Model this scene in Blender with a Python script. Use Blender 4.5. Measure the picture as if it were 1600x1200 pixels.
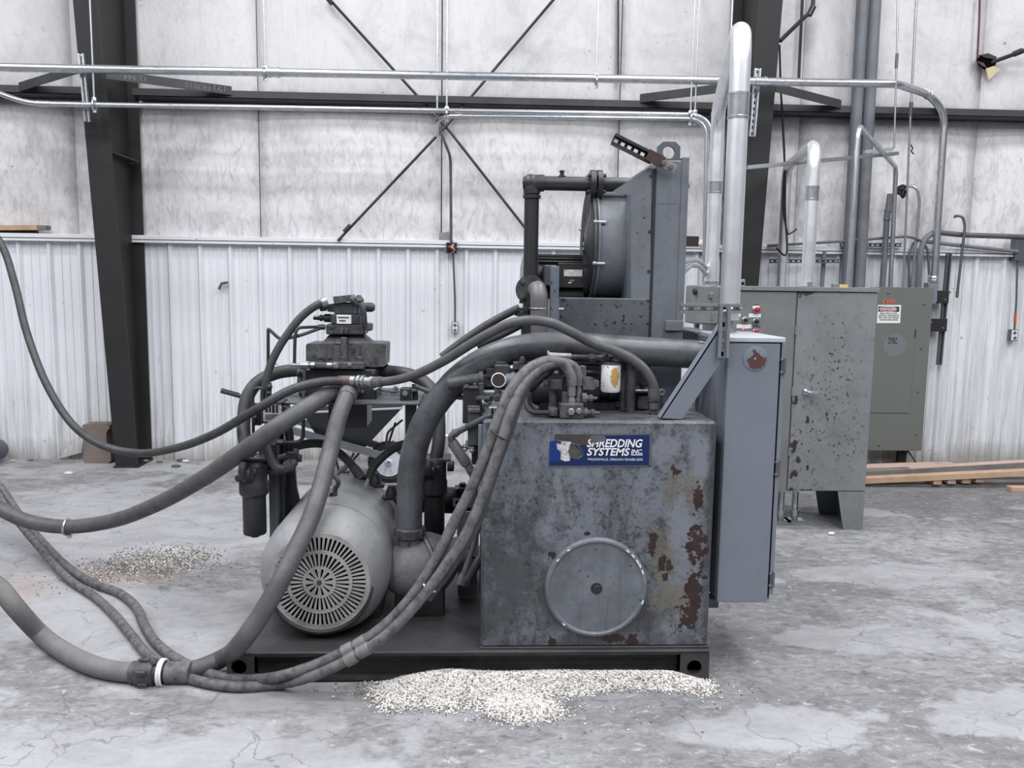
import bpy, bmesh, math, random
from mathutils import Vector, Matrix, noise as mnoise
random.seed(7)
PI = math.pi
scene = bpy.context.scene
for o in list(bpy.data.objects): bpy.data.objects.remove(o)
COL = scene.collection

# ---------------------------------------------------------------- camera
FPX, EYE = 1300.0, 1.76
PITCH, YAW, ROLL = math.atan(154/FPX), math.radians(2.65), math.radians(.83)
_f = Vector((math.sin(YAW)*math.cos(PITCH), math.cos(YAW)*math.cos(PITCH), -math.sin(PITCH)))
_r = Vector((math.cos(YAW), -math.sin(YAW), 0)); _u = _r.cross(_f)
_R = _r*math.cos(ROLL) + _u*math.sin(ROLL); _U = _u*math.cos(ROLL) - _r*math.sin(ROLL)
cam_data = bpy.data.cameras.new('camera'); cam = bpy.data.objects.new('camera', cam_data); COL.objects.link(cam)
cam.matrix_world = Matrix(((_R.x, _U.x, -_f.x, 0), (_R.y, _U.y, -_f.y, 0), (_R.z, _U.z, -_f.z, EYE), (0, 0, 0, 1)))
cam_data.sensor_width = 36; cam_data.lens = FPX/1600*36; cam_data.clip_start = .05; cam_data.clip_end = 100
scene.camera = cam

# ---------------------------------------------------------------- world, lamps, exposure
scene.view_settings.view_transform = 'Standard'; scene.view_settings.look = 'None'
scene.view_settings.gamma = 1; scene.view_settings.use_curve_mapping = False
scene.view_settings.exposure = 0.0
w = bpy.data.worlds.new('hall_ambient'); scene.world = w; w.use_nodes = True
w.node_tree.nodes['Background'].inputs[0].default_value = (.86, .90, 1, 1)
w.node_tree.nodes['Background'].inputs[1].default_value = .13
def lamp(x, y, z, sx, sy, power, tilt=0):
    l = bpy.data.lights.new('high_bay_lamp', 'AREA'); l.shape = 'RECTANGLE'; l.size = sx; l.size_y = sy
    l.energy = power; l.color = (.97, .98, 1)
    o = bpy.data.objects.new('high_bay_lamp', l); COL.objects.link(o); o.location = (x, y, z); o.rotation_euler = (tilt, 0, 0)
for lx in (-6.6, -2.2, 2.2, 6.6):
    for ly, pw in ((5.4, 128), (3.2, 122), (1.0, 118), (-1.2, 118), (-3.4, 118)):
        lamp(lx, ly, 6.8, 1.6, .9, pw)

# ---------------------------------------------------------------- helpers
def ray(px, py): return _f + _R*((px-800)/FPX) - _U*((py-600)/FPX)
def at(px, py, Y):                      # the point of the plane y = Y that shows at pixel (px, py)
    d = ray(px, py); t = Y/d.y
    return Vector((d.x*t, Y, EYE+d.z*t))
def onz(px, py, Z=0.0):                 # the point of the level z = Z that shows at pixel (px, py)
    d = ray(px, py); t = (Z-EYE)/d.z
    return Vector((d.x*t, d.y*t, Z))
def onx(px, py, X):
    d = ray(px, py); t = X/d.x
    return Vector((X, d.y*t, EYE+d.z*t))
def lin(c): 
    c = c/255
    return c/12.92 if c <= .04045 else ((c+.055)/1.055)**2.4
def C(r, g, b): return (lin(r), lin(g), lin(b), 1)

def catmull(pts, n=10):
    P = [Vector(p) for p in pts]; P = [P[0]*2-P[1]] + P + [P[-1]*2-P[-2]]; out = []
    for i in range(1, len(P)-2):
        p0, p1, p2, p3 = P[i-1:i+3]
        t1 = max((p1-p0).length, 1e-5)**.5; t2 = t1+max((p2-p1).length, 1e-5)**.5; t3 = t2+max((p3-p2).length, 1e-5)**.5
        for k in range(n):
            t = t1+(t2-t1)*k/n
            a1 = p0*((t1-t)/t1)+p1*(t/t1); a2 = p1*((t2-t)/(t2-t1))+p2*((t-t1)/(t2-t1)); a3 = p2*((t3-t)/(t3-t2))+p3*((t-t2)/(t3-t2))
            b1 = a1*((t2-t)/t2)+a2*(t/t2); b2 = a2*((t3-t)/(t3-t1))+a3*((t-t1)/(t3-t1))
            out.append(b1*((t2-t)/(t2-t1))+b2*((t-t1)/(t2-t1)))
    out.append(P[-2]); return out
def fillet(pts, rad, n=7):              # polyline with its corners rounded
    P = [Vector(p) for p in pts]; out = [P[0]]
    for a, b, c in zip(P, P[1:], P[2:]):
        r_ = min(rad, (a-b).length*.49, (c-b).length*.49)
        s = b+(a-b).normalized()*r_; e = b+(c-b).normalized()*r_
        for k in range(n+1):
            t = k/n; out.append(s*(1-t)**2+b*2*t*(1-t)+e*t*t)
    out.append(P[-1]); return out

class MB:
    def __init__(s): s.v = []; s.f = []
    def add(s, vs, fs):
        o = len(s.v); s.v += [Vector(v) for v in vs]; s.f += [tuple(i+o for i in f) for f in fs]; return s
    def box(s, x0, x1, y0, y1, z0, z1, b=0.0):
        x0, x1 = min(x0, x1), max(x0, x1); y0, y1 = min(y0, y1), max(y0, y1); z0, z1 = min(z0, z1), max(z0, z1)
        b = min(b, (x1-x0)*.3, (y1-y0)*.3, (z1-z0)*.3)
        if b <= 0:
            return s.add([(x, y, z) for z in (z0, z1) for y in (y0, y1) for x in (x0, x1)],
                         [(0, 2, 3, 1), (4, 5, 7, 6), (0, 1, 5, 4), (2, 6, 7, 3), (0, 4, 6, 2), (1, 3, 7, 5)])
        X, Y, Z = (x0, x1), (y0, y1), (z0, z1); vs = []; idx = {}
        for i in (0, 1):
            for j in (0, 1):
                for k in (0, 1):
                    c = (X[i], Y[j], Z[k]); sg = (1-2*i, 1-2*j, 1-2*k)
                    for a in range(3):
                        p = [c[m]+(b*sg[m] if m != a else 0) for m in range(3)]
                        idx[i, j, k, a] = len(vs); vs.append(p)
        fs = []; cen = Vector(((x0+x1)/2, (y0+y1)/2, (z0+z1)/2))
        def put(ids):
            p = [Vector(vs[q]) for q in ids]; nrm = (p[1]-p[0]).cross(p[2]-p[0]); m = sum(p, Vector())/len(p)
            fs.append(tuple(ids) if nrm.dot(m-cen) > 0 else tuple(reversed(ids)))
        for a in range(3):
            o1, o2 = [m for m in range(3) if m != a]
            for e in (0, 1):
                ids = []
                for q1, q2 in ((0, 0), (1, 0), (1, 1), (0, 1)):
                    t = [0, 0, 0]; t[a] = e; t[o1] = q1; t[o2] = q2; ids.append(idx[t[0], t[1], t[2], a])
                put(ids)
            for q1 in (0, 1):
                for q2 in (0, 1):
                    A = [0, 0, 0]; A[o1] = q1; A[o2] = q2; A[a] = 0; B = list(A); B[a] = 1
                    put([idx[A[0], A[1], A[2], o1], idx[B[0], B[1], B[2], o1], idx[B[0], B[1], B[2], o2], idx[A[0], A[1], A[2], o2]])
        for i in (0, 1):
            for j in (0, 1):
                for k in (0, 1): put([idx[i, j, k, 0], idx[i, j, k, 1], idx[i, j, k, 2]])
        return s.add(vs, fs)
    def pbox(s, px0, py0, px1, py1, Y, D, b=0.004):      # a box whose front face, on y = Y, shows at that rectangle; D deep
        pm, qm = (py0+py1)/2, (px0+px1)/2
        return s.box(at(px0, pm, Y).x, at(px1, pm, Y).x, Y, Y+D, at(qm, py1, Y).z, at(qm, py0, Y).z, b)
    def obox(s, p, q, wdt, thk, up=(0, 0, 1)):           # a bar from p to q, wdt along up-ish, thk across
        p, q = Vector(p), Vector(q); d = (q-p).normalized(); up = Vector(up)
        sd = d.cross(up).normalized(); up = sd.cross(d).normalized()
        vs = [e+up*(a*wdt/2)+sd*(c*thk/2) for e in (p, q) for a in (-1, 1) for c in (-1, 1)]
        return s.add(vs, [(0, 1, 3, 2), (4, 6, 7, 5), (0, 4, 5, 1), (2, 3, 7, 6), (0, 2, 6, 4), (1, 5, 7, 3)])
    def tube(s, pts, r, n=12, caps=True):
        P = [Vector(p) for p in pts]; N = len(P); rr = r if isinstance(r, (list, tuple)) else [r]*N
        T = [(P[min(i+1, N-1)]-P[max(i-1, 0)]).normalized() for i in range(N)]
        a = Vector((0, 0, 1)) if abs(T[0].z) < .9 else Vector((1, 0, 0))
        u = T[0].cross(a).normalized(); vs = []
        for i in range(N):
            u = (u-T[i]*u.dot(T[i])).normalized(); v = T[i].cross(u)
            vs += [P[i]+(u*math.cos(2*PI*k/n)+v*math.sin(2*PI*k/n))*rr[i] for k in range(n)]
        fs = [(i*n+k, i*n+(k+1) % n, (i+1)*n+(k+1) % n, (i+1)*n+k) for i in range(N-1) for k in range(n)]
        if caps: fs += [tuple(reversed(range(n))), tuple(range((N-1)*n, N*n))]
        return s.add(vs, fs)
    def cyl(s, p, q, r, n=16, r2=None): return s.tube([p, q], [r, r if r2 is None else r2], n)
    def lathe(s, prof, org, axis, n=32, caps=True):                 # prof: (distance along the axis, radius)
        ax = Vector(axis).normalized(); a = Vector((0, 0, 1)) if abs(ax.z) < .9 else Vector((1, 0, 0))
        u = ax.cross(a).normalized(); v = ax.cross(u); org = Vector(org); vs = []
        for t, r in prof: vs += [org+ax*t+(u*math.cos(2*PI*k/n)+v*math.sin(2*PI*k/n))*max(r, 1e-4) for k in range(n)]
        N = len(prof); fs = [(i*n+k, i*n+(k+1) % n, (i+1)*n+(k+1) % n, (i+1)*n+k) for i in range(N-1) for k in range(n)]
        if caps: fs += [tuple(reversed(range(n))), tuple(range((N-1)*n, N*n))]
        return s.add(vs, fs)
    def prism(s, poly, d0, d1, axis='y'):                # poly in the other two axes (xz, yz or xy)
        f = {'y': lambda a, b, d: (a, d, b), 'x': lambda a, b, d: (d, a, b), 'z': lambda a, b, d: (a, b, d)}[axis]
        n = len(poly); vs = [f(a, b, d0) for a, b in poly]+[f(a, b, d1) for a, b in poly]
        return s.add(vs, [tuple(range(n)), tuple(reversed(range(n, 2*n)))]+[(i, i+n, (i+1) % n+n, (i+1) % n) for i in range(n)])
    def pprism(s, pix, Y, D):                            # an outline on the plane y = Y, D deep
        return s.prism([(at(a, b, Y).x, at(a, b, Y).z) for a, b in pix], Y, Y+D)
    def torus(s, c, axis, R, r, n=32, m=6, a0=0, a1=2*PI):
        ax = Vector(axis).normalized(); a = Vector((0, 0, 1)) if abs(ax.z) < .9 else Vector((1, 0, 0))
        u = ax.cross(a).normalized(); v = ax.cross(u); c = Vector(c); full = abs(a1-a0-2*PI) < 1e-6
        K = n if full else n+1; vs = []
        for i in range(K):
            t = a0+(a1-a0)*i/n; d = u*math.cos(t)+v*math.sin(t)
            vs += [c+d*(R+r*math.cos(2*PI*k/m))+ax*(r*math.sin(2*PI*k/m)) for k in range(m)]
        return s.add(vs, [(i*m+k, ((i+1) % K)*m+k, ((i+1) % K)*m+(k+1) % m, i*m+(k+1) % m) for i in range(n) for k in range(m)])
    def hexb(s, c, axis, r, h):                          # a hexagonal bolt head
        ax = Vector(axis).normalized(); return s.lathe([(0, r), (h*.8, r), (h, r*.8)], c, ax, 6)
    def ball(s, c, r, n=12, sc=(1, 1, 1)):
        c = Vector(c); m = n//2; vs = [c+Vector((0, 0, -r*sc[2]))]; fs = []
        for i in range(1, m):
            t = -PI/2+PI*i/m
            vs += [c+Vector((math.cos(t)*math.cos(2*PI*k/n)*r*sc[0], math.cos(t)*math.sin(2*PI*k/n)*r*sc[1], math.sin(t)*r*sc[2])) for k in range(n)]
        vs.append(c+Vector((0, 0, r*sc[2]))); L = len(vs)-1
        fs += [(0, 1+(k+1) % n, 1+k) for k in range(n)]
        fs += [(1+i*n+k, 1+i*n+(k+1) % n, 1+(i+1)*n+(k+1) % n, 1+(i+1)*n+k) for i in range(m-2) for k in range(n)]
        fs += [(1+(m-2)*n+k, 1+(m-2)*n+(k+1) % n, L) for k in range(n)]
        return s.add(vs, fs)
    def holed(s, c, outer, rh, d0, d1, n=48, axis='y'):  # a plate with a round hole; outer(angle) -> radius
        vs = []; f = {'y': lambda a, b, d: (a, d, b), 'x': lambda a, b, d: (d, a, b)}[axis]
        for d in (d0, d1):
            for fn in (outer, lambda t: rh):
                for k in range(n):
                    t = 2*PI*k/n; q = fn(t); vs.append(f(c[0]+q*math.cos(t), c[1]+q*math.sin(t), d))
        fs = []
        for k in range(n):
            j = (k+1) % n
            fs += [(k, j, n+j, n+k), (2*n+j, 2*n+k, 3*n+k, 3*n+j), (k, 2*n+k, 2*n+j, j), (n+j, 3*n+j, 3*n+k, n+k)]
        return s.add(vs, fs)

MESHFIX = []
def build(name, mb, mat, parent=None, label=None, kind=None, angle=.6, flat=False, org=None):
    me = bpy.data.meshes.new(name)
    if parent is not None:
        o0 = Vector(parent.get('_w', (0, 0, 0)))
    else:
        if org is None:
            xs = [v.x for v in mb.v]; ys = [v.y for v in mb.v]; zs = [v.z for v in mb.v]
            org = ((min(xs)+max(xs))/2, (min(ys)+max(ys))/2, min(zs))
        o0 = Vector(org)
    me.from_pydata([v-o0 for v in mb.v], [], mb.f); me.validate()
    bm = bmesh.new(); bm.from_mesh(me); bmesh.ops.recalc_face_normals(bm, faces=bm.faces); bm.to_mesh(me); bm.free()
    if not flat:
        me.polygons.foreach_set('use_smooth', [True]*len(me.polygons)); me.set_sharp_from_angle(angle=angle)
    me.materials.append(mat)
    o = bpy.data.objects.new(name, me); COL.objects.link(o)
    if parent is not None: o.parent = parent; o['_w'] = tuple(o0)
    else: o.location = o0; o['_w'] = tuple(o0)
    if label: o['label'] = label
    if kind: o['kind'] = kind
    return o
def thing(name, label, cat, loc, group=None, kind=None):
    o = bpy.data.objects.new(name, None); COL.objects.link(o); o.empty_display_size = .05
    o.location = Vector(loc); o['_w'] = tuple(loc); tag(o, label, cat, group, kind); return o
def tag(o, label=None, cat=None, group=None, kind=None):
    if label: o['label'] = label
    if cat: o['category'] = cat
    if group: o['group'] = group
    if kind: o['kind'] = kind
    return o
def text(name, s, rect, Y, mat, parent, shear=0.0, bold=0.0, flip=False, label=None):   # lettering fitted to a pixel rectangle on the plane y = Y
    cu = bpy.data.curves.new(name, 'FONT'); cu.body = s; cu.size = 1; cu.shear = shear; cu.offset = bold; cu.resolution_u = 3
    cu.align_x = 'CENTER'; cu.extrude = .004
    ob = bpy.data.objects.new(name, cu); COL.objects.link(ob)
    dg = bpy.context.evaluated_depsgraph_get(); me = bpy.data.meshes.new_from_object(ob.evaluated_get(dg)); bpy.data.objects.remove(ob)
    vs = [v.co.copy() for v in me.vertices]; fs = [tuple(p.vertices) for p in me.polygons]; bpy.data.meshes.remove(me)
    x0, x1 = min(v.x for v in vs), max(v.x for v in vs); y0, y1 = min(v.y for v in vs), max(v.y for v in vs)
    A = at(rect[0], (rect[1]+rect[3])/2, Y); B = at(rect[2], (rect[1]+rect[3])/2, Y)
    za, zb = at((rect[0]+rect[2])/2, rect[3], Y).z, at((rect[0]+rect[2])/2, rect[1], Y).z; m = MB()
    def mp(v):
        a = (v.x-x0)/(x1-x0); b = (v.y-y0)/(y1-y0)
        if flip: a, b = 1-a, 1-b
        return (A.x+(B.x-A.x)*a, Y-.0012-(.0003 if v.z > 0 else 0), za+(zb-za)*b)
    m.add([mp(v) for v in vs], fs)
    return build(name, m, mat, parent, label=label, flat=True)

# ---------------------------------------------------------------- materials
def newmat(name):
    m = bpy.data.materials.new(name); m.use_nodes = True; nt = m.node_tree
    return m, nt, nt.nodes['Principled BSDF']
def nd(nt, typ, **kw):
    n = nt.nodes.new(typ)
    for k, v in kw.items():
        if k.startswith('_'): setattr(n, k[1:], v)
        else: n.inputs[k.replace('__', ' ')].default_value = v
    return n
def coords(nt, scale=(1, 1, 1)):
    tc = nd(nt, 'ShaderNodeNewGeometry'); mp = nd(nt, 'ShaderNodeMapping'); mp.inputs['Scale'].default_value = scale
    nt.links.new(tc.outputs['Position'], mp.inputs['Vector']); return mp.outputs['Vector']
def ocoords(nt, scale=(1, 1, 1)):
    tc = nd(nt, 'ShaderNodeTexCoord'); mp = nd(nt, 'ShaderNodeMapping'); mp.inputs['Scale'].default_value = scale
    nt.links.new(tc.outputs['Object'], mp.inputs['Vector']); return mp.outputs['Vector']
def noise(nt, vec, scale, detail=6, rough=.6, dist=0.0):
    n = nd(nt, 'ShaderNodeTexNoise', Scale=scale, Detail=detail, Roughness=rough, Distortion=dist)
    nt.links.new(vec, n.inputs['Vector']); return n.outputs['Fac']
def ramp(nt, fac, a, b, lo=0.0, hi=1.0):
    n = nd(nt, 'ShaderNodeMapRange'); n.clamp = True
    n.inputs['From Min'].default_value = a; n.inputs['From Max'].default_value = b; n.inputs['To Min'].default_value = lo; n.inputs['To Max'].default_value = hi
    nt.links.new(fac, n.inputs['Value']); return n.outputs['Result']
def mix(nt, fac, a, b):
    n = nd(nt, 'ShaderNodeMix', _data_type='RGBA')
    if isinstance(fac, float): n.inputs[0].default_value = fac
    else: nt.links.new(fac, n.inputs[0])
    for s, v in ((6, a), (7, b)):
        if isinstance(v, tuple): n.inputs[s].default_value = v
        else: nt.links.new(v, n.inputs[s])
    return n.outputs[2]
def mth(nt, op, a, b=None):
    n = nd(nt, 'ShaderNodeMath', _operation=op)
    for i, v in enumerate((a, b)):
        if v is None: continue
        if isinstance(v, (int, float)): n.inputs[i].default_value = v
        else: nt.links.new(v, n.inputs[i])
    return n.outputs[0]
def bump(nt, bs, h, strength=.2, dist=.01):
    b = nd(nt, 'ShaderNodeBump', Strength=strength, Distance=dist); nt.links.new(h, b.inputs['Height']); nt.links.new(b.outputs['Normal'], bs.inputs['Normal'])

def worn(name, base, dirt, amount=.5, scale=3.0, rough=.5, metal=0.0, chip=None, chipamt=.0, chipscale=22, streak=False, bmp=.08, spec=.4):
    m, nt, bs = newmat(name); v = ocoords(nt); n1 = noise(nt, v, scale, 8, .65)
    c = mix(nt, ramp(nt, n1, .42, .72, 0, amount), base, dirt)
    n2 = noise(nt, v, scale*9, 4, .7); c = mix(nt, ramp(nt, n2, .55, .8, 0, amount*.8), c, dirt)
    if streak:
        n4 = noise(nt, ocoords(nt, (14, 14, .8)), 2.2, 5, .6); c = mix(nt, ramp(nt, n4, .55, .75, 0, amount*.6), c, dirt)
    if chip:
        n3 = noise(nt, v, chipscale, 5, .6); n5 = noise(nt, v, 2.3, 3, .5)
        k = mth(nt, 'ADD', n3, mth(nt, 'MULTIPLY', mth(nt, 'SUBTRACT', n5, .5), .5))
        c = mix(nt, ramp(nt, k, .71-chipamt, .72-chipamt), c, chip)
    nt.links.new(c, bs.inputs['Base Color'])
    bs.inputs['Metallic'].default_value = metal; bs.inputs['Specular IOR Level'].default_value = spec
    nt.links.new(ramp(nt, n1, .3, .7, rough-.08, rough+.12), bs.inputs['Roughness'])
    if bmp: bump(nt, bs, n2, bmp, .004)
    return m
def plain(name, col, rough=.5, metal=0.0, spec=.4):
    m, nt, bs = newmat(name); v = ocoords(nt); n = noise(nt, v, 14, 4, .6)
    c = mix(nt, ramp(nt, n, .35, .7, 0, .35), col, tuple(x*.72 for x in col[:3])+(1,))
    nt.links.new(c, bs.inputs['Base Color']); bs.inputs['Roughness'].default_value = rough; bs.inputs['Metallic'].default_value = metal
    bs.inputs['Specular IOR Level'].default_value = spec; return m
# ---------------------------------------------------------------- palette
def blobs(nt, vec, lst, jag=.5, scale=30, soft=.04, thr=.45, stretch=(1, 1, 1)):
    """mask of ragged patches: lst holds (centre, (rx, ry, rz))"""
    n = noise(nt, vec, scale, 6, .65); out = None
    for c, r in lst:
        mp = nd(nt, 'ShaderNodeVectorMath', _operation='SUBTRACT'); nt.links.new(vec, mp.inputs[0]); mp.inputs[1].default_value = c
        dv = nd(nt, 'ShaderNodeVectorMath', _operation='DIVIDE'); nt.links.new(mp.outputs[0], dv.inputs[0]); dv.inputs[1].default_value = r
        ln = nd(nt, 'ShaderNodeVectorMath', _operation='LENGTH'); nt.links.new(dv.outputs[0], ln.inputs[0])
        q = mth(nt, 'SUBTRACT', 1.0, ln.outputs['Value'])
        out = q if out is None else mth(nt, 'MAXIMUM', out, q)
    s = mth(nt, 'ADD', out, mth(nt, 'MULTIPLY', mth(nt, 'SUBTRACT', n, .5), jag*2))
    return ramp(nt, s, thr-soft, thr+soft)

def make_floor_mat():
    m, nt, bs = newmat('dusty_concrete'); v = coords(nt)
    big = noise(nt, v, .55, 7, .62, .6); mid = noise(nt, coords(nt, (1, 1.5, 1)), 2.1, 9, .70, .9); fine = noise(nt, coords(nt, (1, 1.7, 1)), 15, 9, .76, .8); grit = noise(nt, v, 120, 4, .65)
    lay = blobs(nt, v, [((.35, 3.05, 0), (1.0, .36, 1)), ((1.5, 3.75, 0), (1.2, .6, 1)), ((2.9, 5.2, 0), (1.7, 1.1, 1)), ((1.6, 2.9, 0), (.9, .22, 1)), ((3.4, 7.0, 0), (2.4, .9, 1))], .9, 2.6, .25, .25)
    # worn gritty concrete
    rough = mix(nt, ramp(nt, big, .36, .62), C(120, 120, 122), C(150, 150, 153))
    rough = mix(nt, ramp(nt, mid, .44, .60, 0, .7), rough, C(102, 102, 103))
    rough = mix(nt, ramp(nt, fine, .50, .64, 0, .75), rough, C(86, 86, 87))
    rough = mix(nt, ramp(nt, fine, .44, .34, 0, .75), rough, C(182, 182, 184))
    # a smooth pale skim of dust and cement over parts of it, with ragged edges
    sk = noise(nt, coords(nt, (.8, 1.25, 1)), 1.15, 9, .58, .5); sk2 = mth(nt, 'ADD', sk, mth(nt, 'MULTIPLY', mth(nt, 'SUBTRACT', .5, lay), .16))
    pale = blobs(nt, v, [((2.0, 3.95, 0), (.8, .22, 1)), ((1.25, 3.12, 0), (.6, .26, 1)), ((-1.3, 2.9, 0), (1.5, .45, 1)), ((-2.6, 6.0, 0), (2.0, 1.4, 1)), ((2.6, 4.9, 0), (.9, .3, 1)), ((-1.6, 4.2, 0), (1.2, .7, 1))], .9, 3, .08, .30)
    skim = mth(nt, 'MAXIMUM', ramp(nt, sk2, .555, .60, 0, .85), mth(nt, 'MULTIPLY', pale, .8))
    smooth = mix(nt, ramp(nt, mid, .40, .66), C(162, 162, 166), C(142, 142, 145)); smooth = mix(nt, ramp(nt, fine, .56, .70, 0, .4), smooth, C(112, 112, 113))
    c = mix(nt, skim, rough, smooth)
    brown = blobs(nt, v, [((-2.75, 4.55, 0), (.5, .5, 1)), ((-2.1, 4.9, 0), (.45, .25, 1))], .6, 5, .25, .3); c = mix(nt, mth(nt, 'MULTIPLY', brown, .35), c, C(150, 124, 104))
    oil = blobs(nt, v, [((-.6, 4.3, 0), (.9, .6, 1)), ((-2.0, 5.1, 0), (.5, .3, 1)), ((-.5, 3.35, 0), (1.2, .16, 1))], .6, 6, .2, .3); c = mix(nt, mth(nt, 'MULTIPLY', oil, .4), c, C(104, 102, 100))
    # hairline cracks, two generations
    ns = nd(nt, 'ShaderNodeTexNoise', Scale=3.5, Detail=7); nt.links.new(v, ns.inputs['Vector'])
    ad = nd(nt, 'ShaderNodeVectorMath', _operation='MULTIPLY_ADD'); nt.links.new(ns.outputs['Color'], ad.inputs[0]); ad.inputs[1].default_value = (.5, .5, 0); nt.links.new(v, ad.inputs[2])
    for sc_, wd_, lo, k in ((1.7, .007, .42, .5), (4.2, .010, .50, .4)):
        vo = nd(nt, 'ShaderNodeTexVoronoi', _feature='DISTANCE_TO_EDGE', Scale=sc_); nt.links.new(ad.outputs[0], vo.inputs['Vector'])
        cr = mth(nt, 'MULTIPLY', ramp(nt, vo.outputs['Distance'], wd_*.3, wd_, 1, 0), ramp(nt, noise(nt, v, 1.1+sc_*.1, 3), lo, lo+.08)); c = mix(nt, mth(nt, 'MULTIPLY', cr, k), c, C(76, 76, 77))
    wv = nd(nt, 'ShaderNodeTexWave', Scale=26, Distortion=6, Detail=3); nt.links.new(v, wv.inputs['Vector'])
    tr = mth(nt, 'MULTIPLY', ramp(nt, wv.outputs['Fac'], .62, .8), ramp(nt, noise(nt, v, 2.6, 4, .5), .61, .66)); c = mix(nt, mth(nt, 'MULTIPLY', tr, .2), c, C(96, 95, 94))
    c = mix(nt, ramp(nt, grit, .66, .72, 0, .5), c, C(205, 204, 202)); c = mix(nt, ramp(nt, grit, .36, .30, 0, .5), c, C(84, 83, 82))
    nt.links.new(c, bs.inputs['Base Color']); nt.links.new(ramp(nt, mid, .35, .7, .5, .8), bs.inputs['Roughness'])
    bs.inputs['Specular IOR Level'].default_value = .35; bump(nt, bs, mth(nt, 'ADD', fine, mid), .2, .012); return m

def make_insulation_mat():
    m, nt, bs = newmat('white_vinyl_facing'); v = coords(nt)
    n1 = noise(nt, v, 1.6, 9, .7, .8); n2 = noise(nt, coords(nt, (2.2, 1, .9)), 5.5, 9, .72, 1.2)
    c = mix(nt, ramp(nt, n1, .46, .70, 0, .5), C(220, 218, 220), C(168, 165, 166))
    # grime settles on the lower half of the blanket
    sx = nd(nt, 'ShaderNodeSeparateXYZ'); nt.links.new(v, sx.inputs[0]); low = ramp(nt, sx.outputs['Z'], 3.0, 3.75, 1, .25)
    c = mix(nt, mth(nt, 'MULTIPLY', ramp(nt, n2, .47, .66), mth(nt, 'MULTIPLY', low, .5)), c, C(146, 142, 140))
    st = noise(nt, coords(nt, (7, 7, .7)), 2.0, 6, .65); c = mix(nt, ramp(nt, st, .56, .76, 0, .2), c, C(150, 147, 147))
    sp = noise(nt, coords(nt, (1, 1, 1)), 17, 3, .5, 1.8); c = mix(nt, mth(nt, 'MULTIPLY', ramp(nt, sp, .70, .73, 0, .8), ramp(nt, n1, .45, .55)), c, C(92, 88, 86))
    nt.links.new(c, bs.inputs['Base Color']); bs.inputs['Roughness'].default_value = .55; bs.inputs['Specular IOR Level'].default_value = .3
    wr = noise(nt, coords(nt, (3.2, 1, 1.0)), 3.0, 7, .68, 2.2)
    bump(nt, bs, mth(nt, 'ADD', mth(nt, 'MULTIPLY', wr, 1.0), mth(nt, 'MULTIPLY', n2, .5)), .32, .03); return m

def make_wainscot_mat():
    m, nt, bs = newmat('white_painted_sheet_metal'); v = coords(nt)
    n1 = noise(nt, v, 1.3, 8, .65, .5); st = noise(nt, coords(nt, (9, 9, .6)), 2.5, 7, .68)
    sx = nd(nt, 'ShaderNodeSeparateXYZ'); nt.links.new(v, sx.inputs[0]); low = ramp(nt, sx.outputs['Z'], .0, 1.0, 1, .06); rt = ramp(nt, sx.outputs['X'], 2.5, 5.5, 0, .55)
    lr = mth(nt, 'MAXIMUM', low, rt)
    c = mix(nt, ramp(nt, n1, .4, .7, 0, .35), C(224, 226, 231), C(200, 202, 208))
    c = mix(nt, mth(nt, 'MULTIPLY', ramp(nt, st, .42, .7), mth(nt, 'MULTIPLY', lr, .8)), c, C(140, 136, 130))
    base = ramp(nt, mth(nt, 'ADD', sx.outputs['Z'], mth(nt, 'MULTIPLY', n1, .5)), .24, .46, .8, 0)
    c = mix(nt, base, c, C(142, 136, 128))
    sp = noise(nt, v, 13, 3, .5, 1.5); c = mix(nt, ramp(nt, sp, .73, .75, 0, .75), c, C(110, 106, 100))
    nt.links.new(c, bs.inputs['Base Color']); bs.inputs['Roughness'].default_value = .42; bs.inputs['Specular IOR Level'].default_value = .4; return m

M_floor, M_insul, M_wains = make_floor_mat(), make_insulation_mat(), make_wainscot_mat()
M_steel = worn('dark_primer_steel', C(39, 39, 40), C(52, 51, 50), .4, 2.5, .55)
M_seam = plain('seam_shadow_gap', C(70, 66, 66), .8)
M_girt = worn('grey_primer_girt', C(64, 64, 66), C(42, 42, 43), .5, 3, .55)
M_galv = worn('galvanised_steel', C(198, 201, 206), C(136, 139, 144), .6, 12, .30, .85, bmp=.03)
M_galvd = worn('dull_galvanised_steel', C(104, 107, 113), C(74, 76, 80), .6, 7, .42, .45)
M_alum = worn('bright_aluminium_pipe', C(232, 234, 238), C(200, 202, 206), .4, 5, .34, .7, bmp=.02)
M_darkpipe = worn('dark_grey_conduit', C(112, 115, 121), C(84, 86, 90), .5, 4, .5)
M_black = worn('black_oily_steel', C(44, 45, 47), C(26, 26, 27), .7, 6, .42, spec=.5)
M_blackl = worn('dusty_black_casting', C(74, 75, 78), C(30, 30, 31), 1.0, 14, .45, bmp=.25)
M_grit = worn('oily_grey_block', C(92, 92, 94), C(28, 28, 28), 1.0, 20, .45, bmp=.35)
M_grey = worn('machine_grey_paint', C(107, 112, 120), C(62, 64, 67), .55, 2.6, .45, chip=C(48, 48, 49), chipamt=.0, chipscale=40, streak=True)
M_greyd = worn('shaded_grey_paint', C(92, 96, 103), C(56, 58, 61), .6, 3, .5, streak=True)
M_box = worn('blue_grey_paint', C(117, 123, 134), C(96, 101, 110), .4, 2, .45, chip=C(70, 70, 74), chipamt=-.03)
M_cab = worn('cabinet_grey_paint', C(124, 128, 130), C(84, 87, 89), .6, 2.6, .5, chip=C(44, 40, 40), chipamt=.01, chipscale=46, streak=True)
M_cabp = worn('cabinet_side_grey_paint', C(118, 119, 118), C(84, 85, 85), .5, 3.5, .5, chip=C(60, 58, 56), chipamt=-.01)
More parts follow.
